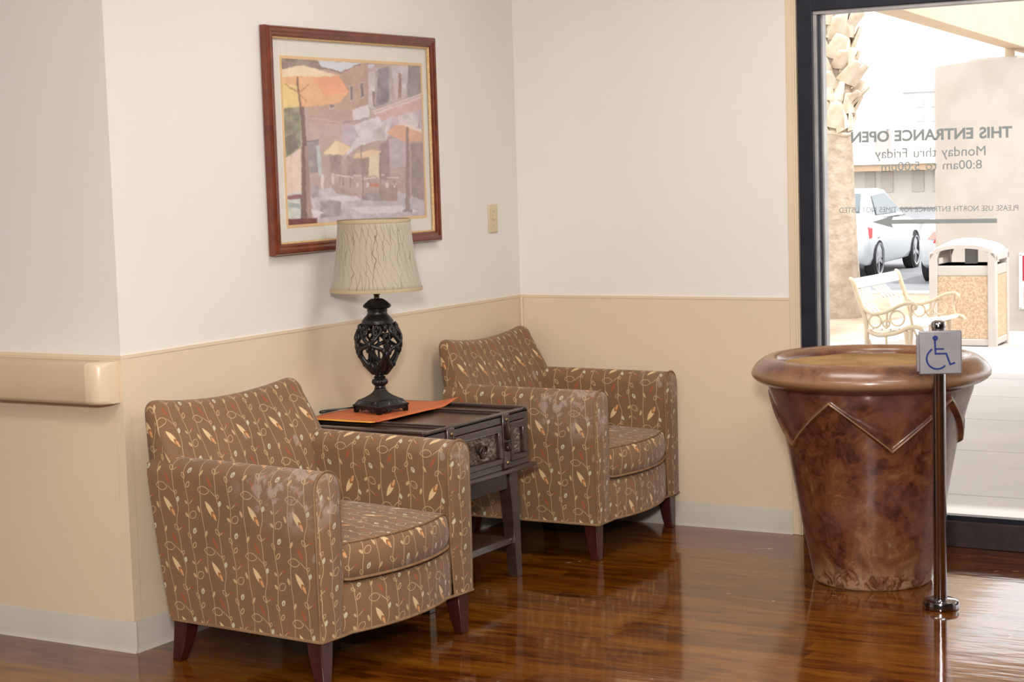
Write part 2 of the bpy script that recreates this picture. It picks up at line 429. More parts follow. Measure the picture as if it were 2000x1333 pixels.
# ------------------------------------------------------------------ mesh builder
class MB:
    def __init__(self):
        self.v, self.f, self.uv, self.mi = [], [], [], []
    def add(self, vs, fs, uvs=None, mi=0):
        o = len(self.v)
        self.v.extend([tuple(p) for p in vs])
        for k, f in enumerate(fs):
            self.f.append([i + o for i in f])
            self.uv.append(uvs[k] if uvs else None)
            self.mi.append(mi)
        return self
    def box(self, x0, x1, y0, y1, z0, z1, mi=0, m=None):
        vs = [(x, y, z) for z in (z0, z1) for y in (y0, y1) for x in (x0, x1)]
        if m is not None:
            vs = [tuple(m @ Vector(p)) for p in vs]
        fs = [(0, 2, 3, 1), (4, 5, 7, 6), (0, 1, 5, 4), (1, 3, 7, 5), (3, 2, 6, 7), (2, 0, 4, 6)]
        return self.add(vs, fs, None, mi)
    def hexa(self, b, t, mi=0):                     # bottom quad, top quad (same winding, ccw from above)
        fs = [(3, 2, 1, 0), (4, 5, 6, 7)] + [(i, (i + 1) % 4, 4 + (i + 1) % 4, 4 + i) for i in range(4)]
        return self.add(list(b) + list(t), fs, None, mi)
    def loft(self, secs, closed=True, caps=False, us=None, vs=None, flip=False, mi=0):
        n, k = len(secs), len(secs[0])
        if vs is None:
            vs = [0]
            ref = secs[n // 2]
            for j in range(1, k + 1):
                vs.append(vs[-1] + (Vector(ref[j % k]) - Vector(ref[j - 1])).length)
        if us is None:
            us = [0]
            for i in range(1, n):
                us.append(us[-1] + (Vector(secs[i][0]) - Vector(secs[i - 1][0])).length)
        pts = [p for s in secs for p in s]
        fs, uvs = [], []
        for i in range(n - 1):
            for j in range(k if closed else k - 1):
                j2 = (j + 1) % k
                q = [i * k + j, (i + 1) * k + j, (i + 1) * k + j2, i * k + j2]
                uq = [(us[i], vs[j]), (us[i + 1], vs[j]), (us[i + 1], vs[j + 1]), (us[i], vs[j + 1])]
                if flip:
                    q.reverse(); uq.reverse()
                fs.append(q); uvs.append(uq)
        self.add(pts, fs, uvs, mi)
        if caps:
            o = len(self.v) - len(pts)
            for s, rev in ((0, False), (n - 1, True)):
                f = [o + s * k + j for j in range(k)]
                if rev != flip:
                    f.reverse()
                self.f.append(f); self.uv.append(None); self.mi.append(mi)
        return self
    def lathe(self, prof, seg=32, c=(0, 0), cap0=True, cap1=True, mi=0):   # prof: (r, z) from bottom to top
        secs = []
        for i in range(seg + 1):
            a = 2 * PI * i / seg
            secs.append([(c[0] + r * math.cos(a), c[1] + r * math.sin(a), z) for r, z in prof])
        R = max(r for r, z in prof)
        us = [2 * PI * R * i / seg for i in range(seg + 1)]
        vs = [0]
        for j in range(1, len(prof)):
            vs.append(vs[-1] + math.hypot(prof[j][0] - prof[j - 1][0], prof[j][1] - prof[j - 1][1]))
        self.loft(secs, closed=False, us=us, vs=vs, mi=mi)
        if cap0 and prof[0][0] > 1e-5:
            self.disc(c[0], c[1], prof[0][1], prof[0][0], seg, True, mi)
        if cap1 and prof[-1][0] > 1e-5:
            self.disc(c[0], c[1], prof[-1][1], prof[-1][0], seg, False, mi)
        return self
    def disc(self, x, y, z, r, seg=32, down=False, mi=0):
        vs = [(x + r * math.cos(2 * PI * i / seg), y + r * math.sin(2 * PI * i / seg), z) for i in range(seg)]
        f = list(range(seg))
        if down:
            f.reverse()
        return self.add(vs, [f], None, mi)
    def tube(self, pts, r, seg=8, closed=False, caps=True, mi=0, flat=1.0):
        P = [Vector(p) for p in pts]
        n = len(P)
        rs = r if isinstance(r, (list, tuple)) else [r] * n
        T = []
        for i in range(n):
            a = P[(i - 1) % n] if (closed or i > 0) else P[i]
            b = P[(i + 1) % n] if (closed or i < n - 1) else P[i]
            T.append((b - a).normalized())
        nrm = T[0].orthogonal().normalized()
        secs = []
        for i in range(n):
            nrm = (nrm - T[i] * nrm.dot(T[i]))
            nrm = nrm.normalized() if nrm.length > 1e-6 else T[i].orthogonal().normalized()
            bn = T[i].cross(nrm)
            secs.append([tuple(P[i] + (nrm * math.cos(2 * PI * j / seg) + bn * math.sin(2 * PI * j / seg) * flat) * rs[i]) for j in range(seg)])
        if closed:
            secs.append(secs[0])
        self.loft(secs, closed=True, caps=caps and not closed, flip=True, mi=mi)
        return self
    def ball(self, c, r, seg=10, rings=6, s=(1, 1, 1), mi=0):
        prof = [(max(r * math.sin(PI * i / rings), 1e-6), -r * math.cos(PI * i / rings)) for i in range(rings + 1)]
        secs = []
        for i in range(seg + 1):
            a = 2 * PI * i / seg
            secs.append([(c[0] + q * math.cos(a) * s[0], c[1] + q * math.sin(a) * s[1], c[2] + z * s[2]) for q, z in prof])
        return self.loft(secs, closed=False, mi=mi)
    def prism(self, poly, z0, z1, axis='z', mi=0):
        def P(a, b, h):
            return {'z': (a, b, h), 'y': (a, h, b), 'x': (h, a, b)}[axis]
        k = len(poly)
        vs = [P(a, b, z0) for a, b in poly] + [P(a, b, z1) for a, b in poly]
        fs = [list(range(k - 1, -1, -1)), list(range(k, 2 * k))] + [(i, (i + 1) % k, k + (i + 1) % k, k + i) for i in range(k)]
        if axis == 'y':
            fs = [list(reversed(f)) for f in fs]
        return self.add(vs, fs, None, mi)
    def mesh(self, name, mats, smooth=40):
        me = bpy.data.meshes.new(name)
        me.from_pydata(self.v, [], self.f)
        uvl = me.uv_layers.new(name='UVMap')
        data = np.zeros(len(me.loops) * 2, np.float32)
        k = 0
        for fi, f in enumerate(self.f):
            u = self.uv[fi]
            if u is None:
                p = [Vector(self.v[i]) for i in f]
                nn = (p[1] - p[0]).cross(p[2] - p[1])
                if len(p) > 3 and nn.length < 1e-12:
                    nn = (p[2] - p[0]).cross(p[3] - p[0])
                ax = max(range(3), key=lambda i: abs(nn[i]))
                u = [((q.y, q.z) if ax == 0 else (q.x, q.z) if ax == 1 else (q.y, q.x)) for q in p]
            for a, b in u:
                data[k] = a; data[k + 1] = b
                k += 2
        uvl.data.foreach_set('uv', data)
        for m in mats:
            me.materials.append(m)
        if len(mats) > 1:
            me.polygons.foreach_set('material_index', self.mi)
        bm = bmesh.new()
        bm.from_mesh(me)
        bmesh.ops.remove_doubles(bm, verts=bm.verts, dist=1e-6)
        bmesh.ops.recalc_face_normals(bm, faces=bm.faces)
        bm.to_mesh(me)
        bm.free()
        if smooth:
            me.polygons.foreach_set('use_smooth', [True] * len(me.polygons))
            me.set_sharp_from_angle(angle=rad(smooth))
        me.update()
        return me
    def build(self, name, mat, parent=None, smooth=40, bevel=0, label=None, segs=2, loc=None, rot=None):
        mats = [MAT[m] for m in (mat if isinstance(mat, (list, tuple)) else [mat])]
        o = bpy.data.objects.new(name, self.mesh(name, mats, smooth))
        COL.objects.link(o)
        if parent:
            o.parent = parent
        if bevel:
            b = o.modifiers.new('edge', 'BEVEL')
            b.width = bevel
            b.segments = segs
            b.limit_method = 'ANGLE'
            b.angle_limit = rad(35)
            b.harden_normals = False
        if label:
            o['label'] = label
        if loc:
            o.location = loc
        if rot:
            o.rotation_euler = rot
        return o

def thing(name, label, cat, loc=(0, 0, 0), rz=0, group=None):
    o = bpy.data.objects.new(name, None)
    o.empty_display_size = .1
    COL.objects.link(o)
    o.location = loc
    o.rotation_euler = (0, 0, rz)
    o['label'] = label
    o['category'] = cat
    if group:
        o['group'] = group
    return o
def struct(o):
    o['kind'] = 'structure'
    return o
def tag(o, label, cat, group=None, kind=None):
    o['label'] = label
    o['category'] = cat
    if group:
        o['group'] = group
    if kind:
        o['kind'] = kind
    return o
def dup(root, loc, rz, label):
    r = root.copy()
    COL.objects.link(r)
    r.location = loc
    r.rotation_euler = (0, 0, rz)
    r['label'] = label
    for ch in list(root.children):
        c = ch.copy()
        COL.objects.link(c)
        c.parent = r
        for g in list(ch.children):
            d = g.copy()
            COL.objects.link(d)
            d.parent = c
    return r
def copy_part(o, parent):
    c = o.copy()
    COL.objects.link(c)
    c.parent = parent
    return c
def arc(cx, cy, r, a0, a1, n):
    return [(cx + r * math.cos(a0 + (a1 - a0) * i / n), cy + r * math.sin(a0 + (a1 - a0) * i / n)) for i in range(n + 1)]

def spline(P, n=6):
    P = [Vector(p) for p in P]
    out = []
    for i in range(len(P) - 1):
        p0, p1, p2, p3 = P[max(0, i - 1)], P[i], P[i + 1], P[min(len(P) - 1, i + 2)]
        for k in range(n):
            t = k / n
            out.append(.5 * ((2 * p1) + (p2 - p0) * t + (2 * p0 - 5 * p1 + 4 * p2 - p3) * t * t + (3 * p1 - p0 - 3 * p2 + p3) * t ** 3))
    out.append(P[-1])
    return out

# ------------------------------------------------------------------ the room
RAIL, BASE, LW, CEIL = .91, .096, 2.39, 2.72
WX = 1.19                      # right end of the painted back wall
struct(MB().box(-2.6, 9.6, -14.1, .06, -.12, 0).build('floor', 'floor', smooth=0))
struct(MB().box(-2.74, 9.74, -14.24, .14, CEIL, CEIL + .15).build('ceiling', 'ceiling', smooth=0))
wl = struct(MB().box(-.14, 0, -LW + .14, 0, RAIL, CEIL).box(-.14, -.004, -LW + .144, 0, 0, RAIL).build('wall_left', 'wall', smooth=0))
MB().box(-.004, .003, -LW - .003, 0, BASE, RAIL - .006).build('wainscot', 'wainscot', wl, 0, label='tan vinyl wainscot')
MB().box(-.004, .005, -LW - .005, 0, RAIL - .006, RAIL + .004).build('cap_strip', 'wainscot', wl, 0)
wb = struct(MB().box(-.14, WX, 0, .14, RAIL, CEIL).box(-.14, WX, .004, .14, 0, RAIL).box(WX, 9.6, 0, .14, 2.06, CEIL).build('wall_back', 'wall', smooth=0))
MB().box(0, WX, -.003, .004, BASE, RAIL - .006).build('wainscot', 'wainscot', wb, 0, label='tan vinyl wainscot')
MB().box(0, WX, -.005, .004, RAIL - .006, RAIL + .004).build('cap_strip', 'wainscot', wb, 0)
wf = struct(MB().box(-2.6, 0, -LW, -LW + .14, RAIL, CEIL).box(-2.6, -.004, -LW + .004, -LW + .14, 0, RAIL).build('wall_front', 'wall', smooth=0))
MB().box(-2.6, -.004, -LW - .003, -LW + .004, BASE, RAIL - .006).build('wainscot', 'wainscot', wf, 0, label='tan vinyl wainscot')
MB().box(-2.6, -.004, -LW - .005, -LW + .004, RAIL - .006, RAIL + .004).build('cap_strip', 'wainscot', wf, 0)
struct(MB().box(-2.74, -2.6, -14.1, -LW + .14, 0, CEIL).build('wall_side', 'wall', smooth=0))
struct(MB().box(-2.74, 9.74, -14.24, -14.1, 0, CEIL).build('wall_rear', 'lobbydim', smooth=0))
struct(MB().box(9.6, 9.74, -14.1, .14, 0, CEIL).build('wall_right', 'lobbydim', smooth=0))
# outer corner guard and inner corner bead, wall end post
struct(MB().box(-.030, .0045, -LW - .0045, -LW - .003, BASE, RAIL - .006).box(.003, .0045, -LW - .0045, -LW + .03, BASE, RAIL - .006).build('trim_1', 'guard', bevel=.001))
struct(MB().box(.003, .014, -.014, -.003, BASE, RAIL - .006).build('trim_2', 'guard', bevel=.003))
struct(MB().box(WX, 1.232, -.012, .14, 0, 2.06).box(1.217, 1.226, -.017, -.012, 0, 2.06).build('trim_3', 'guard', bevel=.002))
def base_prof(y0=0):
    return [(.003, 0), (.014, 0), (.010, .006), (.006, .016), (.005, BASE - .003), (.003, BASE)]
bl = MB().loft([[(d, y, z) for d, z in base_prof()] for y in (-LW - .003, -.003)], closed=True, caps=True)
struct(bl.build('baseboard_left', 'basebd'))
bb = MB().loft([[(x, -d, z) for d, z in base_prof()] for x in (.003, WX)], closed=True, caps=True)
struct(bb.build('baseboard_back', 'basebd'))
bf = MB().loft([[(x, -LW - d, z) for d, z in base_prof()] for x in (-2.6, .012)], closed=True, caps=True)
struct(bf.build('baseboard_front', 'basebd'))

# ------------------------------------------------------------------ storefront window
win = struct(MB().box(1.232, 1.292, .0, .11, .0, 2.06).build('window_1', 'darkframe', bevel=.002))
x1 = 3.45
fr = MB().box(1.292, x1, .0, .11, 1.985, 2.06)
fr.box(x1, x1 + .06, 0, .11, 0, 2.06)
fr.build('head_frame', 'darkframe', win, bevel=.002)
MB().box(1.292, x1, .0, .11, 0, .095).build('sill_frame', 'sill', win, bevel=.003)
MB().box(1.292, x1, .028, .07, .095, .112).build('bottom_stop', 'darkframe', win, bevel=.001)
MB().box(1.292, x1, .012, .07, 1.972, 1.985).build('top_stop', 'alu', win, bevel=.001)
MB().box(1.292, 1.303, .012, .04, .112, 1.972).build('side_stop', 'alu', win, bevel=.001)
MB().box(1.303, 1.311, .03, .06, .112, 1.972).build('side_gasket', 'darkframe', win)
MB().box(1.311, 1.319, .04, .075, .112, 1.972).build('side_stop', 'alu', win, bevel=.001)
MB().box(1.311, x1, .046, .052, .105, 1.98).build('pane', 'glass', win, 0)
struct(MB().box(x1 + .06, 9.6, 0, .14, 0, 2.06).build('wall_window_end', 'wall', smooth=0))

def lettering(txt, xr, xl, z0, z1, offset, capref='H'):
    def mk(s):
        cu = bpy.data.curves.new('lettering', 'FONT')
        cu.body = s
        cu.offset = offset
        cu.extrude = .004
        cu.space_word = 1.25
        ob = bpy.data.objects.new('lettering', cu)
        COL.objects.link(ob)
        bpy.context.view_layer.update()
        me = bpy.data.meshes.new_from_object(ob.evaluated_get(bpy.context.evaluated_depsgraph_get()))
        bpy.data.objects.remove(ob)
        bpy.data.curves.remove(cu)
        return me
    me = mk(txt)
    ref = mk(capref)
    co = np.array([v.co for v in me.vertices])
    h = max(v.co.y for v in ref.vertices)
    bpy.data.meshes.remove(ref)
    xs = co[:, 0]
    sx = (xr - xl) / (xs.max() - xs.min())
    sy = (z1 - z0) / h
    for v in me.vertices:
        x, y, z = v.co
        v.co = (xr - (x - xs.min()) * sx, .0535 + (z > 0) * .0008, z0 + y * sy)
    me.materials.append(MAT['vinyltext'])
    o = bpy.data.objects.new('lettering', me)
    COL.objects.link(o)
    o.parent = win
    return o
LETTERS = [('THIS ENTRANCE OPEN', 2.021, 1.420, 1.494, 1.533, .032),
           ('Monday thru Friday', 1.925, 1.512, 1.432, 1.466, .0),
           ('8:00am to 5:00pm', 1.912, 1.536, 1.385, 1.416, .0),
           ('PLEASE USE NORTH ENTRANCE FOR TIMES NOT LISTED', 2.042, 1.37, 1.232, 1.251, .0)]
for a in LETTERS:
    lettering(*a)
ar = MB()
zc = 1.196
ar.prism([(1.965, zc - .008), (1.965, zc + .008), (1.575, zc + .008), (1.580, zc + .022), (1.497, zc), (1.578, zc - .022), (1.573, zc - .008)], .0537, .0545, 'y')
ar.build('arrow', 'vinyltext', win, 0)

# ------------------------------------------------------------------ handrail on the front wall
hr = thing('handrail', 'tan wall handrail with cream rounded end cap on the front wall', 'handrail', (0, -LW, 0))
z0, z1 = .772, .898
def rail_sec(x, d=.088, r=.014, ins=0):
    y0 = -d + ins
    p = [(-.004, z0 + ins)] + [(y0 + r - r * math.cos(a), z0 + ins + r - r * math.sin(a)) for a in (PI / 2, PI / 4, 0)]
    p += [(y0 + r - r * math.cos(a), z1 - ins - r + r * math.sin(a)) for a in (0, PI / 4, PI / 2)] + [(-.004, z1 - ins)]
    return [(x, a, b) for a, b in p]
MB().loft([rail_sec(x) for x in (-2.55, -1.3, -.066)], closed=True, caps=True).build('rail_body', 'rail', hr, 50)
secs = [rail_sec(-.0655, .089), rail_sec(-.05, .089)]
for k in range(1, 8):
    a = k / 7 * PI / 2
    secs.append(rail_sec(-.05 + .045 * math.sin(a), .089 - .045 * (1 - math.cos(a)), .014))
secs.append(rail_sec(-.0045, .02, .006, .002))
MB().loft(secs, closed=True, caps=True).build('end_cap', 'railcap', hr, 60, label='cream end cap')

# ------------------------------------------------------------------ light switch
sw = thing('light_switch', 'ivory toggle light switch plate beside the picture', 'switch', (0, -.206, 1.237))
MB().box(.0, .006, -.034, .034, -.057, .057).build('plate', 'switch', sw, bevel=.003)
MB().box(.006, .0065, -.006, .006, -.013, .013).box(.006, .016, -.004, .004, -.002, .010).build('toggle', 'switch', sw, bevel=.001)
for z in (-.03, .03):
    MB().ball((.006, 0, z), .0032, 8, 4, (.5, 1, 1)).build('screw', 'alu', sw)

# ------------------------------------------------------------------ framed picture
PY0, PY1, PZ0, PZ1 = -1.655, -.630, 1.171, 1.937
pic = thing('framed_picture', 'cherry framed cafe umbrella picture above the table lamp', 'picture', (0, 0, 0))
fw = .041
def frame_ring(prof, y0, y1, za, zb):       # prof: (inset, depth) closed section, mitred corners
    secs = []
    for sy, sz in ((0, 0), (1, 0), (1, 1), (0, 1), (0, 0)):
        secs.append([(d, (y1 - i) if sy else (y0 + i), (zb - i) if sz else (za + i)) for i, d in prof])
    return secs
names = [('bottom', 0), ('right', 1), ('top', 2), ('left', 3)]
prof = [(0, .003), (0, .026), (.004, .033), (.010, .036), (.018, .035), (.023, .031), (.026, .030), (.031, .031), (.036, .027), (.038, .021), (fw - .004, .020), (fw - .004, .003)]
S4 = frame_ring(prof, PY0, PY1, PZ0, PZ1)
for k in range(4):
    MB().loft([S4[k], S4[k + 1]], closed=True, caps=True).build('frame_rail', 'pictureframe', pic, 30)
gp = [(fw - .007, .016), (fw - .007, .0225), (fw - .003, .0245), (fw + .001, .022), (fw + .002, .016)]
MB().loft(frame_ring(gp, PY0, PY1, PZ0, PZ1), closed=True).build('gold_fillet', 'gold', pic, label='gold beaded inner edge')
AY0, AY1, AZ0, AZ1 = -1.556, -.712, 1.270, 1.830
MB().box(.004, .0115, PY0 + .02, PY1 - .02, PZ0 + .02, PZ1 - .02).build('mat_board', 'matboard', pic, 0)
bv = [(-.010, .0115), (-.010, .0125), (0, .0125), (0, .0115)]
MB().loft(frame_ring(bv, AY0, AY1, AZ0, AZ1), closed=True).build('mat_bevel', 'artbevel', pic, 0, label='gold line around the print')

def paint():
    NX, NY = 300, 300
    def T(X, Y):
        x = (X - 40 - (Y - 45) * .03) / 1042
        t = 45 + .0575 * (X - 40)
        b = 1300 - .073 * (X - 78)
        return x, (Y - t) / (b - t)
    gx, gy = np.meshgrid(np.linspace(0, 1, NX), np.linspace(0, 1, NY))
    rng = np.random.RandomState(3)
    def field(n, m):
        g = rng.rand(m + 1, n + 1)
        X = gx * n; Y = gy * m
        i = np.clip(X.astype(int), 0, n - 1); j = np.clip(Y.astype(int), 0, m - 1)
        fx = X - i; fy = Y - j
        fx = fx * fx * (3 - 2 * fx); fy = fy * fy * (3 - 2 * fy)
        return (g[j, i] * (1 - fx) + g[j, i + 1] * fx) * (1 - fy) + (g[j + 1, i] * (1 - fx) + g[j + 1, i + 1] * fx) * fy
    wx = gx + (field(40, 40) - .5) * .008 + (field(90, 90) - .5) * .004
    wy = gy + (field(40, 40) - .5) * .008 + (field(90, 90) - .5) * .004
    img = np.zeros((NY, NX, 3))
    def poly(pts, col, var=8, a=1.0):
        P = [T(*p) for p in pts]
        ins = np.zeros_like(wx, bool)
        k = len(P)
        for i in range(k):
            xa, ya = P[i]; xb, yb = P[(i + 1) % k]
            if ya == yb:
                continue
            c = ((ya > wy) != (yb > wy)) & (wx < (xb - xa) * (wy - ya) / (yb - ya) + xa)
            ins ^= c
        tone = (field(24, 30) - .5) * 2 * var + (field(70, 60) - .5) * var
        new = np.array(col)[None, None, :] + tone[..., None]
        img[ins] = img[ins] * (1 - a) + new[ins] * a
    def line(p, q, wd, col, a=1):
        dx, dy = q[0] - p[0], q[1] - p[1]
        L = math.hypot(dx, dy)
        nx, ny = -dy / L * wd / 2, dx / L * wd / 2
        poly([(p[0] + nx, p[1] + ny), (q[0] + nx, q[1] + ny), (q[0] - nx, q[1] - ny), (p[0] - nx, p[1] - ny)], col, 5, a)
    A = poly
    A([(0, 0), (1143, 0), (1143, 1333), (0, 1333)], (184, 164, 156), 9)
    A([(30, 30), (300, 60), (340, 130), (180, 110), (30, 140)], (140, 128, 118), 18)
    A([(285, 60), (610, 80), (465, 152), (320, 110)], (212, 220, 230), 5)
    A([(665, 90), (720, 95), (665, 140)], (212, 218, 226), 4)
    A([(230, 130), (440, 152), (600, 92), (662, 84), (668, 402), (548, 440), (545, 560), (225, 530), (225, 400)], (188, 156, 141), 9)
    A([(300, 420), (545, 430), (545, 520), (230, 515)], (192, 162, 150), 8)
    line((270, 100), (455, 152), 10, (140, 112, 100)); line((455, 152), (610, 85), 8, (150, 120, 110))
    for q in ([(518, 250), (550, 246), (553, 366), (521, 368)], [(597, 224), (631, 220), (634, 346), (600, 350)]):
        A(q, (206, 190, 180), 4)
    for q in ([(524, 258), (545, 254), (548, 356), (526, 358)], [(603, 232), (626, 228), (629, 336), (605, 342)]):
        A(q, (132, 122, 124), 12)
    A([(366, 388), (412, 383), (414, 424), (370, 430)], (204, 186, 174), 4); A([(374, 392), (405, 388), (407, 412), (377, 417)], (128, 118, 118), 6)
    A([(665, 120), (1090, 105), (1090, 325), (690, 445), (660, 405)], (184, 168, 168), 12)
    A([(738, 130), (825, 105), (825, 372), (722, 412)], (142, 132, 142), 16)
    A([(980, 100), (1090, 103), (1090, 315), (975, 345)], (150, 140, 142), 12)
    A([(845, 100), (980, 100), (965, 335), (880, 362)], (208, 196, 202), 14)
    A([(905, 150), (930, 170), (925, 345), (900, 350)], (160, 130, 120), 14)
    A([(664, 150), (716, 140), (712, 420), (664, 405)], (212, 204, 204), 14)
    A([(692, 290), (716, 300), (712, 410), (700, 410)], (150, 130, 122), 14)
    A([(715, 465), (1095, 345), (1095, 430), (860, 500), (720, 520)], (216, 178, 174), 8)
    A([(690, 440), (1095, 308), (1095, 345), (715, 468)], (230, 212, 210), 5); line((700, 452), (1095, 326), 5, (190, 160, 160))
    A([(860, 490), (1095, 425), (1095, 620), (800, 640)], (196, 182, 194), 14)
    A([(905, 470), (1060, 440), (1060, 560), (880, 560)], (216, 206, 210), 18)
    A([(225, 525), (545, 540), (570, 640), (520, 730), (290, 730), (225, 660)], (192, 170, 162), 9)
    A([(462, 550), (585, 540), (560, 705), (465, 690)], (196, 180, 194), 8)
    line((230, 490), (470, 530), 8, (206, 184, 178)); line((470, 530), (665, 490), 12, (158, 146, 158))
    A([(543, 432), (665, 394), (672, 485), (545, 512)], (224, 214, 222), 5)
    A([(550, 545), (742, 478), (760, 525), (862, 470), (808, 650), (700, 672), (600, 700), (470, 792), (585, 620)], (220, 212, 220), 12)
    A([(690, 590), (800, 530), (790, 650), (700, 650)], (196, 188, 190), 14)
    A([(40, 420), (165, 410), (168, 730), (60, 790), (40, 600)], (138, 140, 116), 22)
    A([(60, 640), (130, 600), (150, 720), (70, 775)], (112, 110, 100), 16)
    A([(60, 792), (168, 720), (168, 1062), (66, 1068)], (232, 208, 196), 8)  # left strip, pale from the window's reflection in the glass, painted into the print
    A([(60, 1060), (168, 1050), (168, 1250), (70, 1255)], (206, 212, 206), 12)
    A([(60, 1076), (168, 1070), (168, 1100), (66, 1102)], (136, 84, 90), 8)  # red reflection of a car outside, painted into the print
    A([(70, 1120), (160, 1140), (160, 1180), (76, 1160)], (160, 178, 174), 8)
    A([(196, 668), (292, 658), (302, 905), (232, 920)], (156, 146, 148), 12); line((205, 668), (295, 658), 8, (120, 112, 118))
    A([(275, 700), (300, 690), (315, 920), (290, 930)], (186, 196, 196), 10)
    A([(366, 770), (455, 770), (455, 920), (380, 920)], (158, 142, 138), 12)
    A([(498, 780), (662, 780), (662, 930), (498, 930)], (164, 146, 142), 14)
    A([(748, 700), (822, 650), (830, 960), (756, 960)], (160, 142, 142), 10)
    A([(820, 650), (960, 640), (960, 850), (830, 880)], (196, 182, 192), 10)
    A([(830, 880), (1100, 850), (1105, 1150), (880, 1120)], (186, 164, 158), 10)
    A([(1000, 690), (1105, 680), (1105, 1180), (1005, 1165)], (158, 142, 142), 10)
    A([(668, 780), (742, 765), (742, 945), (655, 960)], (228, 216, 188), 8)
    A([(225, 1050), (410, 1010), (760, 1000), (1110, 1120), (1110, 1240), (270, 1290)], (196, 186, 196), 16)
    A([(300, 930), (700, 930), (880, 1000), (885, 1110), (740, 1120), (420, 1060)], (182, 162, 156), 14)
    for q in ([(300, 1120), (440, 1110), (460, 1230), (300, 1250)], [(640, 1060), (760, 1060), (740, 1120), (600, 1110)], [(230, 1000), (290, 1010), (290, 1090), (235, 1090)]):
        A(q, (160, 148, 156), 22)
    for q in ([(300, 1090), (560, 1080), (600, 1110), (460, 1130)], [(520, 1170), (900, 1150), (1080, 1200), (600, 1215)], [(230, 1180), (330, 1200), (260, 1250)]):
        A(q, (222, 214, 222), 10)
    A([(745, 1000), (885, 1000), (888, 1115), (738, 1122)], (166, 144, 138), 12)
    A([(655, 978), (742, 984), (732, 1012), (660, 1012)], (206, 136, 124), 8)
    for x in (560, 640, 790, 850):
        A([(x, 985), (x + 26, 980), (x + 22, 1012), (x + 4, 1020)], (222, 212, 212), 8)
    for p, q in (((410, 925), (545, 940)), ((620, 948), (712, 944)), ((808, 940), (902, 940)), ((540, 925), (606, 928)), ((756, 925), (786, 924))):
        line(p, q, 9, (228, 218, 216))
    for x, ya, yb in ((470, 940, 1010), (520, 940, 1020), (668, 950, 1000), (617, 800, 1110), (752, 770, 990), (860, 945, 1000), (440, 930, 1000)):
        line((x, ya), (x, yb), 7, (140, 122, 118))
    for x in (316, 393):
        line((x, 910), (x, 1030 if x < 350 else 990), 20, (222, 214, 210))
    A([(320, 762), (420, 658), (532, 716), (470, 772)], (236, 210, 172), 8); A([(420, 660), (440, 770), (330, 770)], (240, 220, 184), 6)
    A([(543, 792), (560, 765), (690, 732), (766, 744), (740, 768), (600, 797)], (238, 206, 172), 7)
    line((604, 705), (606, 800), 6, (140, 124, 122))
    A([(806, 602), (870, 545), (975, 552), (1090, 600), (1090, 668), (950, 674), (830, 622)], (228, 176, 150), 7)
    A([(870, 545), (975, 538), (1090, 582), (1090, 602), (975, 560)], (240, 226, 212), 4)
    A([(962, 560), (982, 560), (990, 1195), (950, 1195)], (152, 130, 128), 8); A([(925, 1180), (1005, 1180), (1005, 1202), (925, 1200)], (150, 134, 138), 6)
    A([(164, 412), (192, 412), (238, 1270), (160, 1280), (178, 700)], (118, 92, 86), 10); A([(195, 700), (215, 700), (240, 1270), (205, 1270)], (160, 134, 124), 8)
    A([(70, 1250), (275, 1245), (275, 1300), (70, 1310)], (112, 62, 64), 8)
    A([(30, 130), (180, 94), (300, 128), (445, 178), (520, 296), (440, 382), (220, 408), (30, 424)], (238, 182, 134), 8)
    A([(30, 230), (150, 250), (175, 408), (30, 424)], (240, 212, 140), 7)
    A([(250, 190), (445, 178), (520, 296), (340, 330)], (242, 168, 128), 7)
    A([(30, 128), (180, 94), (300, 128), (440, 178), (250, 182), (140, 175), (30, 190)], (244, 222, 188), 6)
    line((146, 180), (168, 420), 12, (130, 98, 84))
    for q in ((60, 240), (230, 240), (210, 370), (90, 270)):
        line((155, 300), q, 7, (170, 120, 90), .8)
    img[:] += (field(120, 120) - .5)[..., None] * 10
    for _ in range(2):
        p = np.pad(img, ((1, 1), (1, 1), (0, 0)), 'edge')
        img = (p[:-2, 1:-1] + p[2:, 1:-1] + p[1:-1, :-2] + p[1:-1, 2:] + 2 * p[1:-1, 1:-1]) / 6
    img = img * .78 + np.array((208, 196, 192)) * .22  # reflection haze of the glass mixed into the print colours
    img = np.clip(img, 0, 255) / 255
    l = np.where(img <= .04045, img / 12.92, ((img + .055) / 1.055) ** 2.4)
    l = np.clip(l * 1.02 - .03, 0.01, 1)
    ys = AY0 + (AY1 - AY0) * np.linspace(0, 1, NX)
    zs = AZ1 - (AZ1 - AZ0) * np.linspace(0, 1, NY)
    vs = [(.0122, float(y), float(z)) for z in zs for y in ys]
    fs = [(r * NX + c, (r + 1) * NX + c, (r + 1) * NX + c + 1, r * NX + c + 1) for r in range(NY - 1) for c in range(NX - 1)]
    me = bpy.data.meshes.new('art_print')
    me.from_pydata(vs, [], fs)
    at = me.color_attributes.new('paint', 'FLOAT_COLOR', 'POINT')
    at.data.foreach_set('color', np.concatenate([l.reshape(-1, 3), np.ones((NX * NY, 1))], 1).astype(np.float32).ravel())
    n = NT('printed_cafe_scene')
    a = n.node('ShaderNodeAttribute', attribute_name='paint')
    n.set(color=a.outputs['Color'], rough=.7, spec=.2)
    me.materials.append(n.m)
    o = bpy.data.objects.new('art_print', me)
    COL.objects.link(o)
    o.parent = pic
    o['label'] = 'print of a plaza with orange cafe umbrellas'
paint()
MB().add([(.0175, PY0 + .03, PZ0 + .03), (.0175, PY1 - .03, PZ0 + .03), (.0175, PY1 - .03, PZ1 - .03), (.0175, PY0 + .03, PZ1 - .03)], [(0, 1, 2, 3)]).build('picture_glass', 'picglass', pic, 0)

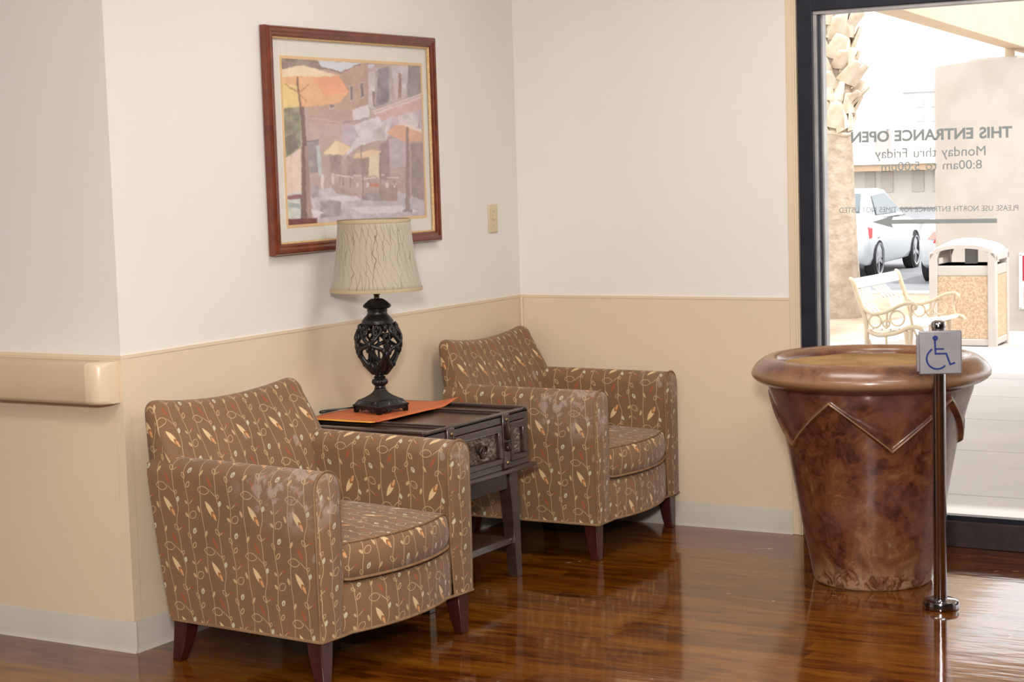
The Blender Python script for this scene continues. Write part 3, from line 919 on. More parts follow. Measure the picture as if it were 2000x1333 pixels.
# ------------------------------------------------------------------ armchair
def make_chair(label, loc, rz):
    t = thing('armchair', label, 'chair', loc, rz, 'vine patterned lobby armchairs')
    W, HB, XF, XB, AT = .355, .135, .283, -.288, .102
    HA, HE = .612, .618
    def xback(z):
        return XB - .072 * (z - HB) / .48
    for s in (-1, 1):
        # profile, outer bottom -> over the top -> inner bottom
        def sec(tt):
            p = []
            h = HE + (HA - HE) * tt
            r = AT / 2
            pts = [(W, HB + (h - r - HB) * k / 6) for k in range(7)]
            pts += [(W - r + r * math.cos(a) * (1 if math.cos(a) > 0 else 1), h - r + r * math.sin(a)) for a in [PI * k / 10 for k in range(1, 10)]]
            pts += [(W - AT, h - r - (h - r - HB - .004) * k / 4) for k in range(5)]
            for y, z in pts:
                xb_ = xback(z)
                puff = .004 * math.sin(PI * min(1, max(0, (z - HB) / (h - HB))))
                p.append((xb_ + (XF - xb_) * tt, s * (y + (puff if y > W - r else 0)), z))
            return p
        ts = [k / 16 for k in range(17)]
        secs = [sec(k) for k in ts]
        us = [XB + (XF - XB) * k for k in ts]
        a = MB().loft(secs, closed=False, us=us, flip=(s > 0))
        # back closing face
        b = secs[0]
        a.add(b, [list(range(len(b)))])
        arm = a.build('arm', 'fabric', t, 60)
        # padded front panel
        def outline(ins):
            r = AT / 2
            p = [(s * (W - .004 - ins), HB), (s * (W - .001 - ins), .3)]
            p += [(s * (W - r + (r - ins) * math.cos(q)), HA - r + (r - ins) * math.sin(q)) for q in [PI * k / 12 for k in range(13)]]
            p += [(s * (W - AT + ins + .001), .3), (s * (W - AT + ins + .014), HB)]
            return p
        o0, o1, o2 = outline(.001), outline(.004), outline(.016)
        k = len(o0)
        pan = MB().loft([[(XF - .004, y, z) for y, z in o0], [(XF + .008, y, z) for y, z in o1], [(XF + .012, y, z) for y, z in o2]], closed=False)
        pan.uv = [None] * len(pan.f)
        pan.add([(XF + .012, y, z) for y, z in o2], [list(range(k))])
        pan.build('arm_front', 'fabric', arm, 70)
        MB().tube([(XF + .003, y, z) for y, z in outline(-.001)], .0042, 6).build('piping', 'welt', arm)
    # backrest
    prof = []
    fx = lambda z: -.185 - .062 * (z - .36) / .24 - .060 * max(0, (z - .5) / .28) ** 1.6        # front face
    bx = lambda z: XB - .112 * (z - HB) / .64
    HT = .788
    def bsec(y):
        e = min(1, max(0, (W - .012 - abs(y)) / .045))
        ins = .036 * (1 - math.sqrt(max(0, 1 - (1 - e) ** 2)))
        q = (y / W) ** 2
        ht = HT - .030 * (1 - q) ** 1.0 - ins * .75
        dx = -.012 * (1 - q)
        pts = []
        for k in range(9):
            z = .33 + (ht - .034 - .33) * k / 8
            pts.append((fx(z) + dx * (z - .3) * 2 - ins * .6, z))
        xa, xbk = fx(ht - .034) + dx * .9 - ins * .6, bx(ht - .034) + dx * .5 + ins * .4
        c, r = (xa + xbk) / 2, (xa - xbk) / 2
        for k in range(1, 10):
            a = PI * k / 10
            pts.append((c + r * math.cos(a) - .008 * math.sin(a), ht - .034 + .034 * math.sin(a) ** .85))
        for k in range(8, -1, -1):
            z = .16 + (ht - .034 - .16) * k / 8
            pts.append((bx(z) + dx * .5 + ins * .4, z))
        out = []
        for x, z in pts:
            d2 = (y * y + (z - .53) ** 2) / .0022
            if x > bx(z) + .05:
                x -= .016 * math.exp(-d2) + .004 * math.exp(-d2 / 6)
            out.append((x, y * (1 - .06 * min(1, max(0, (z - .58) / .19))), z))
        return out
    ys = [-(W - .012)] + [-(W - .012) + d for d in (.003, .009, .018, .03, .045)] + [y for y in np.linspace(-.27, .27, 25)] + [(W - .012) - d for d in (.045, .03, .018, .009, .003)] + [W - .012]
    bk = MB().loft([bsec(float(y)) for y in ys], closed=True, caps=True, us=[float(y) + .09 for y in ys])
    back = bk.build('backrest', 'fabric', t, 60)
    zc = .53
    MB().ball((fx(zc) - .014, 0, zc), .012, 10, 6, (.6, 1, 1)).build('button', 'fabric', back, label='covered button')
    # seat cushion
    CY = W - AT - .003
    def csec(y):
        q = y / CY
        e = max(0, 1 - (1 - abs(q)) * CY / .03) if abs(q) > 1 - .03 / CY else 0
        ins = .022 * (1 - math.sqrt(max(0, 1 - e * e)))
        bow = .052 * (1 - q * q)
        xf_ = XF - .004 + bow
        xb_ = -.21
        zt, zb = .398 - ins, .285 + ins * .6
        cr = .022 * (1 - q * q)
        pts = []
        for k in range(8):
            f = k / 7
            pts.append((xb_ + (xf_ - .03 - xb_) * f, zt + cr * math.sin(PI * (.25 + .75 * f)) + .008 * (1 - f)))
        pts += [(xf_ - .012, zt - .002), (xf_ - .001, zt - .012), (xf_ + .006, zt - .05), (xf_ + .005, zb + .03), (xf_ - .002, zb + .006), (xf_ - .014, zb), (xb_, zb)]
        return [(x, y, z) for x, z in pts]
    ys = [-CY, -CY + .002, -CY + .007, -CY + .015, -CY + .03] + [float(y) for y in np.linspace(-CY + .05, CY - .05, 15)] + [CY - .03, CY - .015, CY - .007, CY - .002, CY]
    sec_mid = csec(0)
    vs = [0]
    for j in range(1, len(sec_mid) + 1):
        vs.append(vs[-1] - (Vector(sec_mid[j % len(sec_mid)]) - Vector(sec_mid[j - 1])).length)
    cu = MB().loft([csec(y) for y in ys], closed=True, caps=True, us=[y + .03 for y in ys], vs=vs)
    cush = cu.build('seat_cushion', 'fabric', t, 60)
    MB().tube([(csec(y)[8][0] + .004, y, csec(y)[8][2]) for y in ys[2:-2]], .0032, 6).build('top_piping', 'welt', cush)
    MB().tube([(csec(y)[12][0] + .003, y, csec(y)[12][2] - .002) for y in ys[2:-2]], .0045, 6).build('bottom_piping', 'welt', cush)
    # front rail
    RY = W - AT + .002
    def rsec(y):
        bow = .048 * (1 - (y / RY) ** 2)
        x = XF - .006 + bow
        pts = [(-.2, .278), (x - .02, .278), (x - .004, .272), (x + .002, .25), (x + .002, .16), (x, HB), (x - .03, HB - .0)]
        return [(px, y, z) for px, z in pts]
    rys = [float(y) for y in np.linspace(-RY, RY, 17)]
    rail = MB().loft([rsec(y) for y in rys], closed=False, us=[y + .055 for y in rys], vs=[.58, .30, .284, .25, .16, .135, .10]).build('front_rail', 'fabric', t, 60)
    # bottom welt all round and dust cover
    ring = [(XF + .008, y, HB) for y in (-W + .004, -RY)] + [(rsec(y)[5][0], y, HB) for y in rys[1:-1]] + [(XF + .008, y, HB) for y in (RY, W - .004)]
    ring += [(XF - .002, W - .0005, HB), (XB + .004, W - .0005, HB), (XB, W - .01, HB), (XB, -W + .01, HB), (XB + .004, -W + .0005, HB), (XF - .002, -W + .0005, HB)]
    MB().tube(ring, .0048, 6, closed=True).build('hem_piping', 'welt', t)
    poly = [(x - (.03 if x > 0 else -.012), y * .96) for x, y, z in ring]
    MB().prism(poly, HB, HB + .012).build('dust_cover', 'underlining', t, 0)
    # lower back panel
    bp = MB().loft([[(xback(z) - .001, y, z) for z in np.linspace(HB, .60, 6)] for y in (-W + .006, W - .006)], closed=False)
    bp.build('back_panel', 'fabric', t, 60)
    for fr_, s in ((1, -1), (1, 1), (0, -1), (0, 1)):
        cx, cy = (.252, s * .318) if fr_ else (-.262, s * .315)
        lg = []
        for k in range(7):
            f = k / 6                       # 0 top, 1 foot
            hw = .0265 * (1 - f) + .0155 * f + .002 * math.sin(PI * f)
            ox = (.012 * f ** 1.6) * (1 if fr_ else -2.6)
            oy = s * .004 * f
            z = HB + .002 - (HB + .002) * f
            lg.append([(cx + ox - hw, cy + oy - hw, z), (cx + ox + hw, cy + oy - hw, z), (cx + ox + hw, cy + oy + hw, z), (cx + ox - hw, cy + oy + hw, z)])
        MB().loft(lg, closed=True, caps=True).build('leg', 'legwood', t, 35, bevel=.003)
    return t
chair = make_chair('brown vine-patterned armchair next to the outer wall corner with the handrail', (.506, -2.094, 0), -.07)
chair.scale = (1.02, 1.025, 1.0)
chair2 = dup(chair, (.434, -.388, 0), .02, 'brown vine-patterned armchair in the inner corner under the light switch')
chair2.scale = (1, 1, 1.02)

# ------------------------------------------------------------------ trunk style side table
tb = thing('side_table', 'dark trunk-style side table with carved drawer between the two armchairs', 'table', (.325, -1.327, 0))
TW, TD = .332, .272
ZB, ZT = .404, .598
MB().box(-TD, TD - .012, -TW, TW, ZB, ZT - .010).build('body', 'tablewood', tb, bevel=.003)
MB().box(-TD - .008, TD + .022, -TW - .024, TW + .024, ZB - .014, ZB).build('base_moulding', 'tablewood', tb, bevel=.004)
MB().box(-TD, TD, -TW, TW, ZT - .012, ZT - .004).build('top_board', 'tabletop', tb, bevel=.002)
rm = [(-TD, TD, -TW, -TW + .028), (-TD, TD, TW - .028, TW)]
for a in rm:
    MB().box(*a, ZT - .006, ZT + .008).build('top_rim', 'tablewood', tb, bevel=.005)
MB().box(-TD, -TD + .026, -TW + .028, TW - .028, ZT - .006, ZT + .008).build('top_rim', 'tablewood', tb, bevel=.005)
MB().box(TD - .022, TD, -TW + .028, TW - .028, ZT - .006, ZT + .003).build('top_rim', 'tablewood', tb, bevel=.004)
SY = .176
for y in (-SY, SY):
    MB().box(-TD + .026, TD - .02, y - .020, y + .020, ZT - .005, ZT + .003).box(-TD + .026, TD - .02, y - .011, y + .011, ZT + .003, ZT + .008).build('top_batten', 'tablewood', tb, bevel=.003)
# front: face frame rails, straps, panels
xf = TD - .012
for q in ((ZT - .034, ZT - .004), (ZB, ZB + .022)):
    MB().box(xf - .004, TD, -TW, TW, *q).build('front_rail', 'tablewood', tb, bevel=.002)
for q in ((TW - .022, TW), (-TW, -TW + .022)):
    MB().box(xf - .004, TD - .0005, *q, ZB + .02, ZT - .032).build('front_stile', 'tablewood', tb, bevel=.002)
def carved(y0, y1, z0, z1, x, seed, parent):
    ny, nz = max(8, int((y1 - y0) / .0042)), int((z1 - z0) / .0042)
    rows = []
    for i in range(ny + 1):
        r = []
        for j in range(nz + 1):
            y = y0 + (y1 - y0) * i / ny; z = z0 + (z1 - z0) * j / nz
            v = Vector((y * 88 + seed, z * 88, seed * 1.7))
            h = abs(mnoise.noise(v)) * 1.1 + .5 * mnoise.noise(v * 2.1)
            edge = min(i, ny - i, j, nz - j)
            r.append((x + .0075 * max(-.4, h) * (0 if edge == 0 else 1), y, z))
        rows.append(r)
    return MB().loft(rows, closed=False).build('carved_panel', 'carved', parent, 50, label='pewter coloured carved panel')
def panel(y0, y1, name):
    z0, z1 = ZB + .022, ZT - .036
    m = MB()
    wd = .021
    for b in ((y0, y1, z0, z0 + wd), (y0, y1, z1 - wd, z1), (y0, y0 + wd, z0 + wd, z1 - wd), (y1 - wd, y1, z0 + wd, z1 - wd)):
        m.box(xf + .002, TD + .006, *b)
    o = m.build(name, 'tablewood', tb, bevel=.003)
    carved(y0 + wd, y1 - wd, z0 + wd, z1 - wd, xf + .004, y0 * 10 + 5, o)
    return o
panel(SY + .028, TW - .020, 'side_panel')
panel(-TW + .020, -SY - .028, 'side_panel')
dr = panel(-SY + .028, SY - .028, 'drawer')
MB().lathe([(.019, 0), (.021, .004), (.016, .009), (.010, .012), (.008, .02)], 16).build('pull_plate', 'bronze', dr, loc=(TD + .0, 0, .502), rot=(0, PI / 2, 0))
rg = [(TD + .018 + .004 * math.cos(a), .020 * math.sin(a), .492 + .020 * math.cos(a)) for a in [2 * PI * k / 20 for k in range(20)]]
MB().tube(rg, .0042, 8, closed=True).build('ring_pull', 'bronze', dr)
for y in (-SY, SY):
    st = MB().box(xf, TD + .007, y - .022, y + .022, ZB + .002, ZT - .002).build('strap', 'tablewood', tb, bevel=.003)
    for z in (ZT - .022, ZB + .022):
        MB().ball((TD + .008, y, z), .0075, 12, 6, (.8, 1, 1)).build('rivet', 'rivet', st)
    h = MB()
    h.loft([[(TD + .006 + d, y - hw, z), (TD + .011 + d, y - hw * .5, z), (TD + .011 + d, y + hw * .5, z), (TD + .006 + d, y + hw, z)]
            for z, hw, d in ((.566, .012, 0), (.555, .016, .006), (.53, .016, .010), (.512, .013, .007), (.506, .009, .003))], closed=True, caps=True)
    h.build('hasp', 'bronze', st, 50)
    MB().box(TD + .006, TD + .02, y - .012, y + .012, .486, .5).ball((TD + .012, y, .48), .013, 12, 8, (.8, 1, 1.1)).build('latch_knob', 'bronze', st, 50)
# stand
for q in ((TD - .055, TD - .035), (-TD + .02, -TD + .04)):
    MB().box(*q, -TW + .05, TW - .05, .322, ZB - .014).build('apron', 'tablewood', tb, bevel=.002)
for q in ((TW - .075, TW - .055), (-TW + .055, -TW + .075)):
    MB().box(-TD + .055, TD - .06, *q, .322, ZB - .014).build('side_apron', 'tablewood', tb, bevel=.002)
for sx in (-1, 1):
    for sy in (-1, 1):
        cx, cy = sx * (TD - .045), sy * (TW - .055)
        secs = []
        for z, hw, o in ((ZB - .014, .026, -.008), (.2, .023, 0), (0, .018, .006)):
            X, Y = cx + sx * o, cy + sy * o
            secs.append([(X - hw, Y - hw, z), (X + hw, Y - hw, z), (X + hw, Y + hw, z), (X - hw, Y + hw, z)])
        MB().loft(secs, closed=True, caps=True).build('leg', 'tablewood', tb, 35, bevel=.002)
MB().box(-TD + .04, TD - .045, -TW + .055, TW - .055, .128, .142).build('lower_shelf', 'legwood', tb, bevel=.002)
MB().box(TD - .058, TD - .034, -TW + .075, TW - .075, .122, .148).build('shelf_rail', 'tablewood', tb, bevel=.003)

# placemat
TX, TY = .325, -1.335
mx0, mx1, my0, my1 = .045, .335, -1.575, -1.035
pm = MB()
rows = []
MC = ((mx0 + mx1) / 2, (my0 + my1) / 2)
for i in range(25):
    y = my0 + (my1 - my0) * i / 24
    r = []
    for j in range(15):
        x = mx0 + (mx1 - mx0) * j / 14
        z = ZT + .0092 + .0015 * mnoise.noise(Vector((x * 9, y * 9, 0)))
        cx_ = max(0, (x - mx1 + .10) / .10); cy_ = max(0, (y - my1 + .10) / .10)
        z += .020 * (cx_ * cy_) ** 1.2
        z += .004 * max(0, (my0 + .05 - y) / .05)
        r.append((x - MC[0] + .01 * (y - MC[1]), y - MC[1], z))
    rows.append(r)
pm.loft(rows, closed=False)
mat_o = pm.build('placemat', 'orange', None, 60, loc=(MC[0], MC[1], 0))
so = mat_o.modifiers.new('thick', 'SOLIDIFY'); so.thickness = .003; so.offset = 1
tag(mat_o, 'orange leather placemat with a yellow border under the table lamp', 'placemat')

# ------------------------------------------------------------------ table lamp
LX, LY, LZ = .200, -1.322, ZT + .0135
lp = thing('table_lamp', 'black iron table lamp with openwork urn and beige crinkled shade', 'lamp', (LX, LY, LZ), rad(-14))
hs = .067
b = MB()
def sq(h, z):
    return [(-h, -h, z), (h, -h, z), (h, h, z), (-h, h, z)]
def sqs(h, z, n=10, amp=0, ph=0):           # square ring with n points a side, fluted by amp
    p = []
    for k in range(4):
        a = k * PI / 2
        for i in range(n):
            u = -h + 2 * h * i / n
            d = h + (amp if i % 2 else 0)
            x, y = u, -d
            p.append((x * math.cos(a) - y * math.sin(a), x * math.sin(a) + y * math.cos(a), z))
    return p
secs = [sq(.066, .021), sq(.069, .021), sq(.070, .025), sq(.067, .028)]
b.loft(secs, closed=True, caps=True)
b.loft([sqs(.0655, .027, 40), sqs(.0655, .028, 40, .0022), sqs(.056, .041, 40, .0022), sqs(.056, .042, 40)], closed=True)
secs = []
for k in range(12):
    f = k / 11
    h = .0425 * (1 - f) ** 1.8 + .0135
    secs.append(sq(h if k < 11 else .014, .042 + .034 * f + .006 * f * f))
b.loft(secs, closed=True, caps=True)
base = b.build('base', 'iron', lp, 35, bevel=.0012)
ft = MB()
for k in range(4):
    a = k * PI / 2
    m = Matrix.Rotation(a, 4, 'Z')
    n = 24
    top, bot = [], []
    for i in range(n + 1):
        u = -1 + 2 * i / n
        au = abs(u)
        z = 0 if au > .80 else .008 + .006 * abs(math.cos(u * PI * 2.2)) * (1 - au * .3)
        bot.append((u * hs, -hs, z))
    for i in range(n):
        q0, q1 = bot[i], bot[i + 1]
        vs = [q0, q1, (q1[0], -hs, .022), (q0[0], -hs, .022)]
        vs += [(p[0], p[1] + .014, p[2]) for p in vs]
        vs = [tuple(m @ Vector(p)) for p in vs]
        ft.add(vs, [(0, 1, 2, 3), (7, 6, 5, 4), (0, 4, 5, 1), (3, 2, 6, 7)] + ([(0, 3, 7, 4)] if i == 0 else []) + ([(1, 5, 6, 2)] if i == n - 1 else []))
    for s in (-1, 1):
        pts = [Vector((s * hs * (.62 - .30 * i / 8) + s * .004 * math.sin(i * .9), -hs - .001, .006 + .009 * math.sin(PI * i / 8))) for i in range(9)]
        ft.tube([tuple(m @ p) for p in pts], .0022, 5)
ft.build('scalloped_foot', 'iron', base, 40)
def fluted(prof, n, amp, seg=72):
    secs = []
    for i in range(seg + 1):
        a = 2 * PI * i / seg
        secs.append([((r + amp * (abs(math.sin(n * a / 2)) - .5) * wgt) * math.cos(a), (r + amp * (abs(math.sin(n * a / 2)) - .5) * wgt) * math.sin(a), z) for r, z, wgt in prof])
    return MB().loft(secs, closed=False)
st = fluted([(.0005, .080, 0), (.016, .080, 0), (.019, .084, 0), (.018, .090, 0), (.021, .093, .5), (.0265, .099, 1), (.0275, .105, 1), (.025, .111, 1), (.019, .115, .3), (.0205, .118, 0), (.021, .121, 0), (.016, .124, 0), (.015, .128, 0), (.022, .133, 0), (.026, .137, 0), (.0005, .138, 0)], 14, .0035)
st.build('stem', 'iron', lp, 40)
# openwork urn
UZ0, UZ1 = .132, .312
def ur(t):
    return .022 + .057 * max(0, math.sin(PI * min(1, max(0, .72 * t)))) ** .85 if t < .66 else .0735 - .022 * ((t - .66) / .34) ** 1.8 + .0055 * (1 - (t - .66) / .34)
def up_(th, t, off=0):
    r = ur(t) + off
    return (r * math.cos(th), r * math.sin(th), UZ0 + (UZ1 - UZ0) * t)
urn = MB()
NR = 4
stp = 2 * PI / NR
KEY = [(.02, -.01), (.16, .10), (.37, .27), (.44, .40), (.33, .50), (.12, .56), (-.06, .63), (-.22, .74), (-.34, .86), (-.28, .945), (-.17, .93), (-.115, .84), (-.16, .77), (-.215, .80), (-.195, .845)]
for k in range(NR):
    t0 = k * stp + .45
    for s in (-1, 1):
        pts = [up_(t0 + s * stp * p.x, p.y) for p in spline([(a_, b_, 0) for a_, b_ in KEY], 6)]
        n = len(pts)
        rs = [.0072 - .0028 * max(0, i / n - .5) * 2 for i in range(n)]
        urn.tube(pts, rs, 7)
        urn.ball(pts[-1], .0072, 8, 6)
        LK = [(.50, .0), (.46, .18), (.50, .34), (.53, .50), (.50, .62), (.42, .70), (.44, .80), (.50, .76)]
        urn.tube([up_(t0 + stp * (p.x if s > 0 else 1 - p.x), p.y) for p in spline([(a_, b_, 0) for a_, b_ in LK], 4)], .0052, 6)
        for (dth, tt, sz) in ((.20, .20, .010), (.40, .46, .012), (.08, .50, .010), (.26, .90, .010), (.12, .70, .008)):
            c = Vector(up_(t0 + s * stp * dth, tt, .002))
            urn.ball(c, sz, 7, 5, (.6, .6, 1.2))
    urn.ball(Vector(up_(t0, .595, .002)), .0125, 8, 6, (.8, .8, 1.2))
    urn.ball(Vector(up_(t0 + stp / 2, .40, .002)), .011, 8, 6, (.8, .8, 1.4))
    urn.ball(Vector(up_(t0 + stp / 2, .90, .002)), .010, 8, 6, (.8, .8, 1.6))
urn.lathe([(.054, .303), (.057, .307), (.056, .312), (.052, .316)], 36)
urn.lathe([(.020, .128), (.026, .134), (.024, .141), (.019, .143)], 28)
urn.build('openwork_urn', 'iron', lp, 60)
MB().lathe([(.004, .13), (.004, .32)], 10).build('center_rod', 'iron', lp)
cl = fluted([(.0005, .312, 0), (.055, .312, 0), (.0545, .318, 0), (.046, .328, 0), (.0365, .338, 0), (.0335, .346, 0), (.036, .353, 0), (.034, .357, 0), (.044, .361, 0), (.0495, .366, 0), (.047, .372, .3), (.038, .379, 1), (.027, .388, 1), (.018, .393, .4), (.0005, .394, 0)], 20, .0035)
cl.build('collar', 'iron', lp, 45)
MB().lathe([(.0095, .392), (.0095, .405), (.012, .406), (.012, .44), (.009, .445)], 16).build('socket', 'bronze', lp)
SB, ST_ = .427, .662
def shade_r(f):
    return .154 - .029 * f + .004 * (1 - f) ** 6 - .003 * math.sin(PI * f)
prof = [(shade_r(k / 14), SB + (ST_ - SB) * k / 14) for k in range(15)]
sh = MB()
seg = 64
secs = [[(r * math.cos(2 * PI * i / seg), r * math.sin(2 * PI * i / seg), z) for r, z in prof] for i in range(seg + 1)]
sh.loft(secs, closed=False, us=[i / seg for i in range(seg + 1)], vs=[k / 14 * .25 for k in range(15)])
so_ = sh.build('shade', 'shade', lp, 60)
sm = so_.modifiers.new('thick', 'SOLIDIFY'); sm.thickness = .002; sm.offset = -1
for z, r in ((SB - .001, shade_r(0)), (ST_, shade_r(1))):
    MB().lathe([(r - .002, z - .006), (r + .0015, z - .006), (r + .0025, z), (r + .0015, z + .005), (r - .002, z + .005)], 64, cap0=False, cap1=False).build('shade_trim', 'shadetrim', so_)
sp = MB()
for k in range(3):
    a = 2 * PI * k / 3
    sp.tube([(.004 * math.cos(a), .004 * math.sin(a), ST_ - .02), (.12 * math.cos(a), .12 * math.sin(a), ST_ - .006)], .0015, 6)
sp.build('shade_spider', 'bronze', so_)
MB().lathe([(.011, .44), (.014, .455), (.03, .49), (.031, .51), (.022, .535), (.0005, .545)], 16).build('bulb', 'shadetrim', lp)
# lamp cord
LI = (Matrix.Translation((LX, LY, LZ)) @ Matrix.Rotation(rad(-14), 4, 'Z')).inverted()
pw = [(LX - .055, LY - .01, LZ + .010), (LX - .075, LY - .04, LZ + .016), (LX - .085, LY - .085, LZ + .018), (.045, LY - .13, LZ + .012), (.036, LY - .125, LZ + .004), (.034, LY - .06, LZ + .003), (.030, LY - .02, LZ + .002)]
MB().tube([tuple(LI @ p) for p in spline(pw)], .0028, 6).build('cord', 'cord', lp)

# ------------------------------------------------------------------ glazed pot
POT = (1.712, -.590)
pt = thing('glazed_pot', 'large glazed brown pot filled with sand below the window', 'pot', (POT[0], POT[1], 0))
body = [(.190, 0), (.198, .004), (.204, .03), (.212, .08), (.228, .16), (.246, .26), (.264, .36), (.283, .46), (.302, .55), (.318, .61), (.330, .645), (.336, .665), (.337, .68)]
def rb(z):
    for (r0, za), (r1, zb) in zip(body, body[1:]):
        if z <= zb:
            return r0 + (r1 - r0) * (z - za) / (zb - za) if zb > za else r1
    return body[-1][0]
A0 = math.atan2(-.86, .51)      # direction of the camera seen from the pot
segs = 260
secs = []
for i in range(segs + 1):
    a = 2 * PI * i / segs + A0 + rad(2)
    ph = (i / segs * 5) % 1.0
    tri = abs(ph - .5) * 2           # 1 at a downward point, 0 between
    zz = .640 - .160 * tri           # lower edge of the collar
    col = []
    zl, zu = zz - .03, zz + .036
    zs = [0, .003, .012, .03] + [.06 + (zl - .06) * k / 12 for k in range(13)] + [zz + q for q in (-.022, -.015, -.010, -.007, -.004, -.001, .002, .005, .008, .011, .014, .018, .024)] + [zu + (.675 - zu) * k / 9 for k in range(10)]
    for z in zs:
        r = rb(z)
        d = z - zz
        if d > -.006:
            r += .006 * min(1, (d + .006) / .006)
            r += .011 * math.exp(-((d - .006) / .008) ** 2)
        r += .0016 * mnoise.noise(Vector((math.cos(a) * 3, math.sin(a) * 3, z * 6)))
        col.append((r * math.cos(a), r * math.sin(a), z))
    secs.append(col)
mb = MB().loft(secs, closed=False)
mb.disc(0, 0, 0, rb(0), 64, True)
mb.build('pot_body', 'pot', pt, 70)
lip = [(.335, .660), (.339, .673), (.350, .680), (.370, .687), (.388, .697), (.398, .708), (.400, .719), (.394, .734), (.380, .751), (.360, .766), (.342, .773), (.324, .771), (.312, .762), (.306, .748), (.300, .70)]
MB().lathe(lip, 96, cap0=False, cap1=False).build('rim', 'pot', pt, 60)
sd = []
for i in range(49):
    a = 2 * PI * i / 48
    sd.append([(q * math.cos(a), q * math.sin(a), .744 + .006 * (1 - q / .306) + .004 * mnoise.noise(Vector((q * math.cos(a) * 9, q * math.sin(a) * 9, 2)))) for q in (.001, .06, .12, .18, .24, .29, .304)])
sdo = MB().loft(sd, closed=False).build('sand', 'sand', pt, 60, label='tan sand fill')

# ------------------------------------------------------------------ chrome sign post
po = thing('sign_post', 'chrome floor post carrying a square steel wheelchair access sign', 'sign post', (2.046, -.897, 0), rad(25))
MB().lathe([(.054, 0), (.057, .003), (.058, .018), (.055, .026), (.046, .030), (.030, .031), (.024, .032)], 40).build('base', 'chrome', po, 40)
MB().lathe([(.0215, .028), (.0215, .900), (.0235, .901), (.0235, .912), (.020, .919), (.010, .923), (.0005, .924)], 28).build('pole', 'chrome', po, 40)
MB().box(-.072, .045, -.034, -.020, .765, .882).box(-.02, .02, -.03, 0, .80, .86).build('bracket', 'steel', po, bevel=.002)
sp_ = MB().box(-.066, .066, -.046, -.036, .757, .894).build('sign_plate', 'steel', po, bevel=.004)
def stroke(m, pts, wd, y0, y1):
    P = [Vector(p) for p in pts]
    L, R_ = [], []
    for i, p in enumerate(P):
        d0 = (p - P[i - 1]).normalized() if i else (P[1] - p).normalized()
        d1 = (P[i + 1] - p).normalized() if i < len(P) - 1 else d0
        n0, n1 = Vector((-d0.y, d0.x)), Vector((-d1.y, d1.x))
        nn = (n0 + n1).normalized()
        k = wd / 2 / max(.4, nn.dot(n0))
        L.append(tuple(p + nn * k)); R_.append(tuple(p - nn * k))
    for i in range(len(P) - 1):
        m.prism([L[i], L[i + 1], R_[i + 1], R_[i]], y0, y1, 'y')
# wheelchair symbol, in plate pixels (zoomed plate 150..815 x 200..890)
def pp(X, Y):
    return (-.066 + (X - 150) / 665 * .132, .894 - (Y - 200) / 690 * .137)
sym = MB()
ya, yb = -.0468, -.0455
hd = pp(402, 315)
sym.prism([(hd[0] + .0085 * math.cos(a), hd[1] + .0085 * math.sin(a)) for a in [2 * PI * k / 24 for k in range(24)]], ya, yb, 'y')
stroke(sym, [pp(395, 340), pp(404, 562), pp(570, 562), pp(630, 735), pp(706, 708)], .0058, ya, yb)
stroke(sym, [pp(404, 487), pp(534, 487)], .0052, ya, yb)
cw = pp(430, 640)
rw = .0325
stroke(sym, [pp(350, 487)] + [(cw[0] + rw * math.cos(a), cw[1] + rw * math.sin(a)) for a in np.linspace(rad(140), rad(318), 22)], .0058, ya, yb)
sym.build('wheelchair_symbol', 'blue', sp_, 0, label='blue wheelchair symbol')

# ------------------------------------------------------------------ outside: ground
def gz(y):
    return -.01 - .05 * (min(max(y, .14), 13) - .1)
gd = MB()
ysq = [.14, 1.4, 3.1, 4.8, 6.5, 8.2, 9.9, 11.6, 13, 16.2]
for a, b2 in zip(ysq, ysq[1:]):
    gp_ = .006
    gd.hexa([(-3.2, a + gp_, -1), (8, a + gp_, -1), (8, b2 - gp_, -1), (-3.2, b2 - gp_, -1)], [(-3.2, a + gp_, gz(a)), (8, a + gp_, gz(a)), (8, b2 - gp_, gz(b2)), (-3.2, b2 - gp_, gz(b2))])
gd.hexa([(-3.2, .14, -1.1), (8, .14, -1.1), (8, 16.2, -1.1), (-3.2, 16.2, -1.1)], [(-3.2, .14, gz(.14) - .012), (8, .14, gz(.14) - .012), (8, 16.2, gz(16.2) - .012 - .0), (-3.2, 16.2, gz(16.2) - .012)]) if False else None
struct(gd.build('ground', 'pavement', smooth=0))
struct(MB().box(-60, 60, 19.2, 140, -1.2, gz(20) - .01).box(-3.2, 60, 16.2, 19.2, -1.2, gz(20) - .01).build('ground_lot', 'asphalt', smooth=0))
bed = MB()
rows = []
for i in range(31):
    y = 8 + (18.9 - 8) * i / 30
    r = []
    for j in range(25):
        x = -12 + (-3.2 + 12) * j / 24
        r.append((x, y, gz(y) + .02 + (.05 * mnoise.noise(Vector((x * .8, y * .8, 1))) + .03 if 0 < j < 24 else 0)))
    rows.append(r)
bed.loft(rows, closed=False)
struct(bed.build('ground_dirt', 'dirt', smooth=60))
kb = struct(MB().box(-12, 8, 18.9, 19.2, -.9, gz(20) + .09).build('trim_4', 'kerb', bevel=.02))

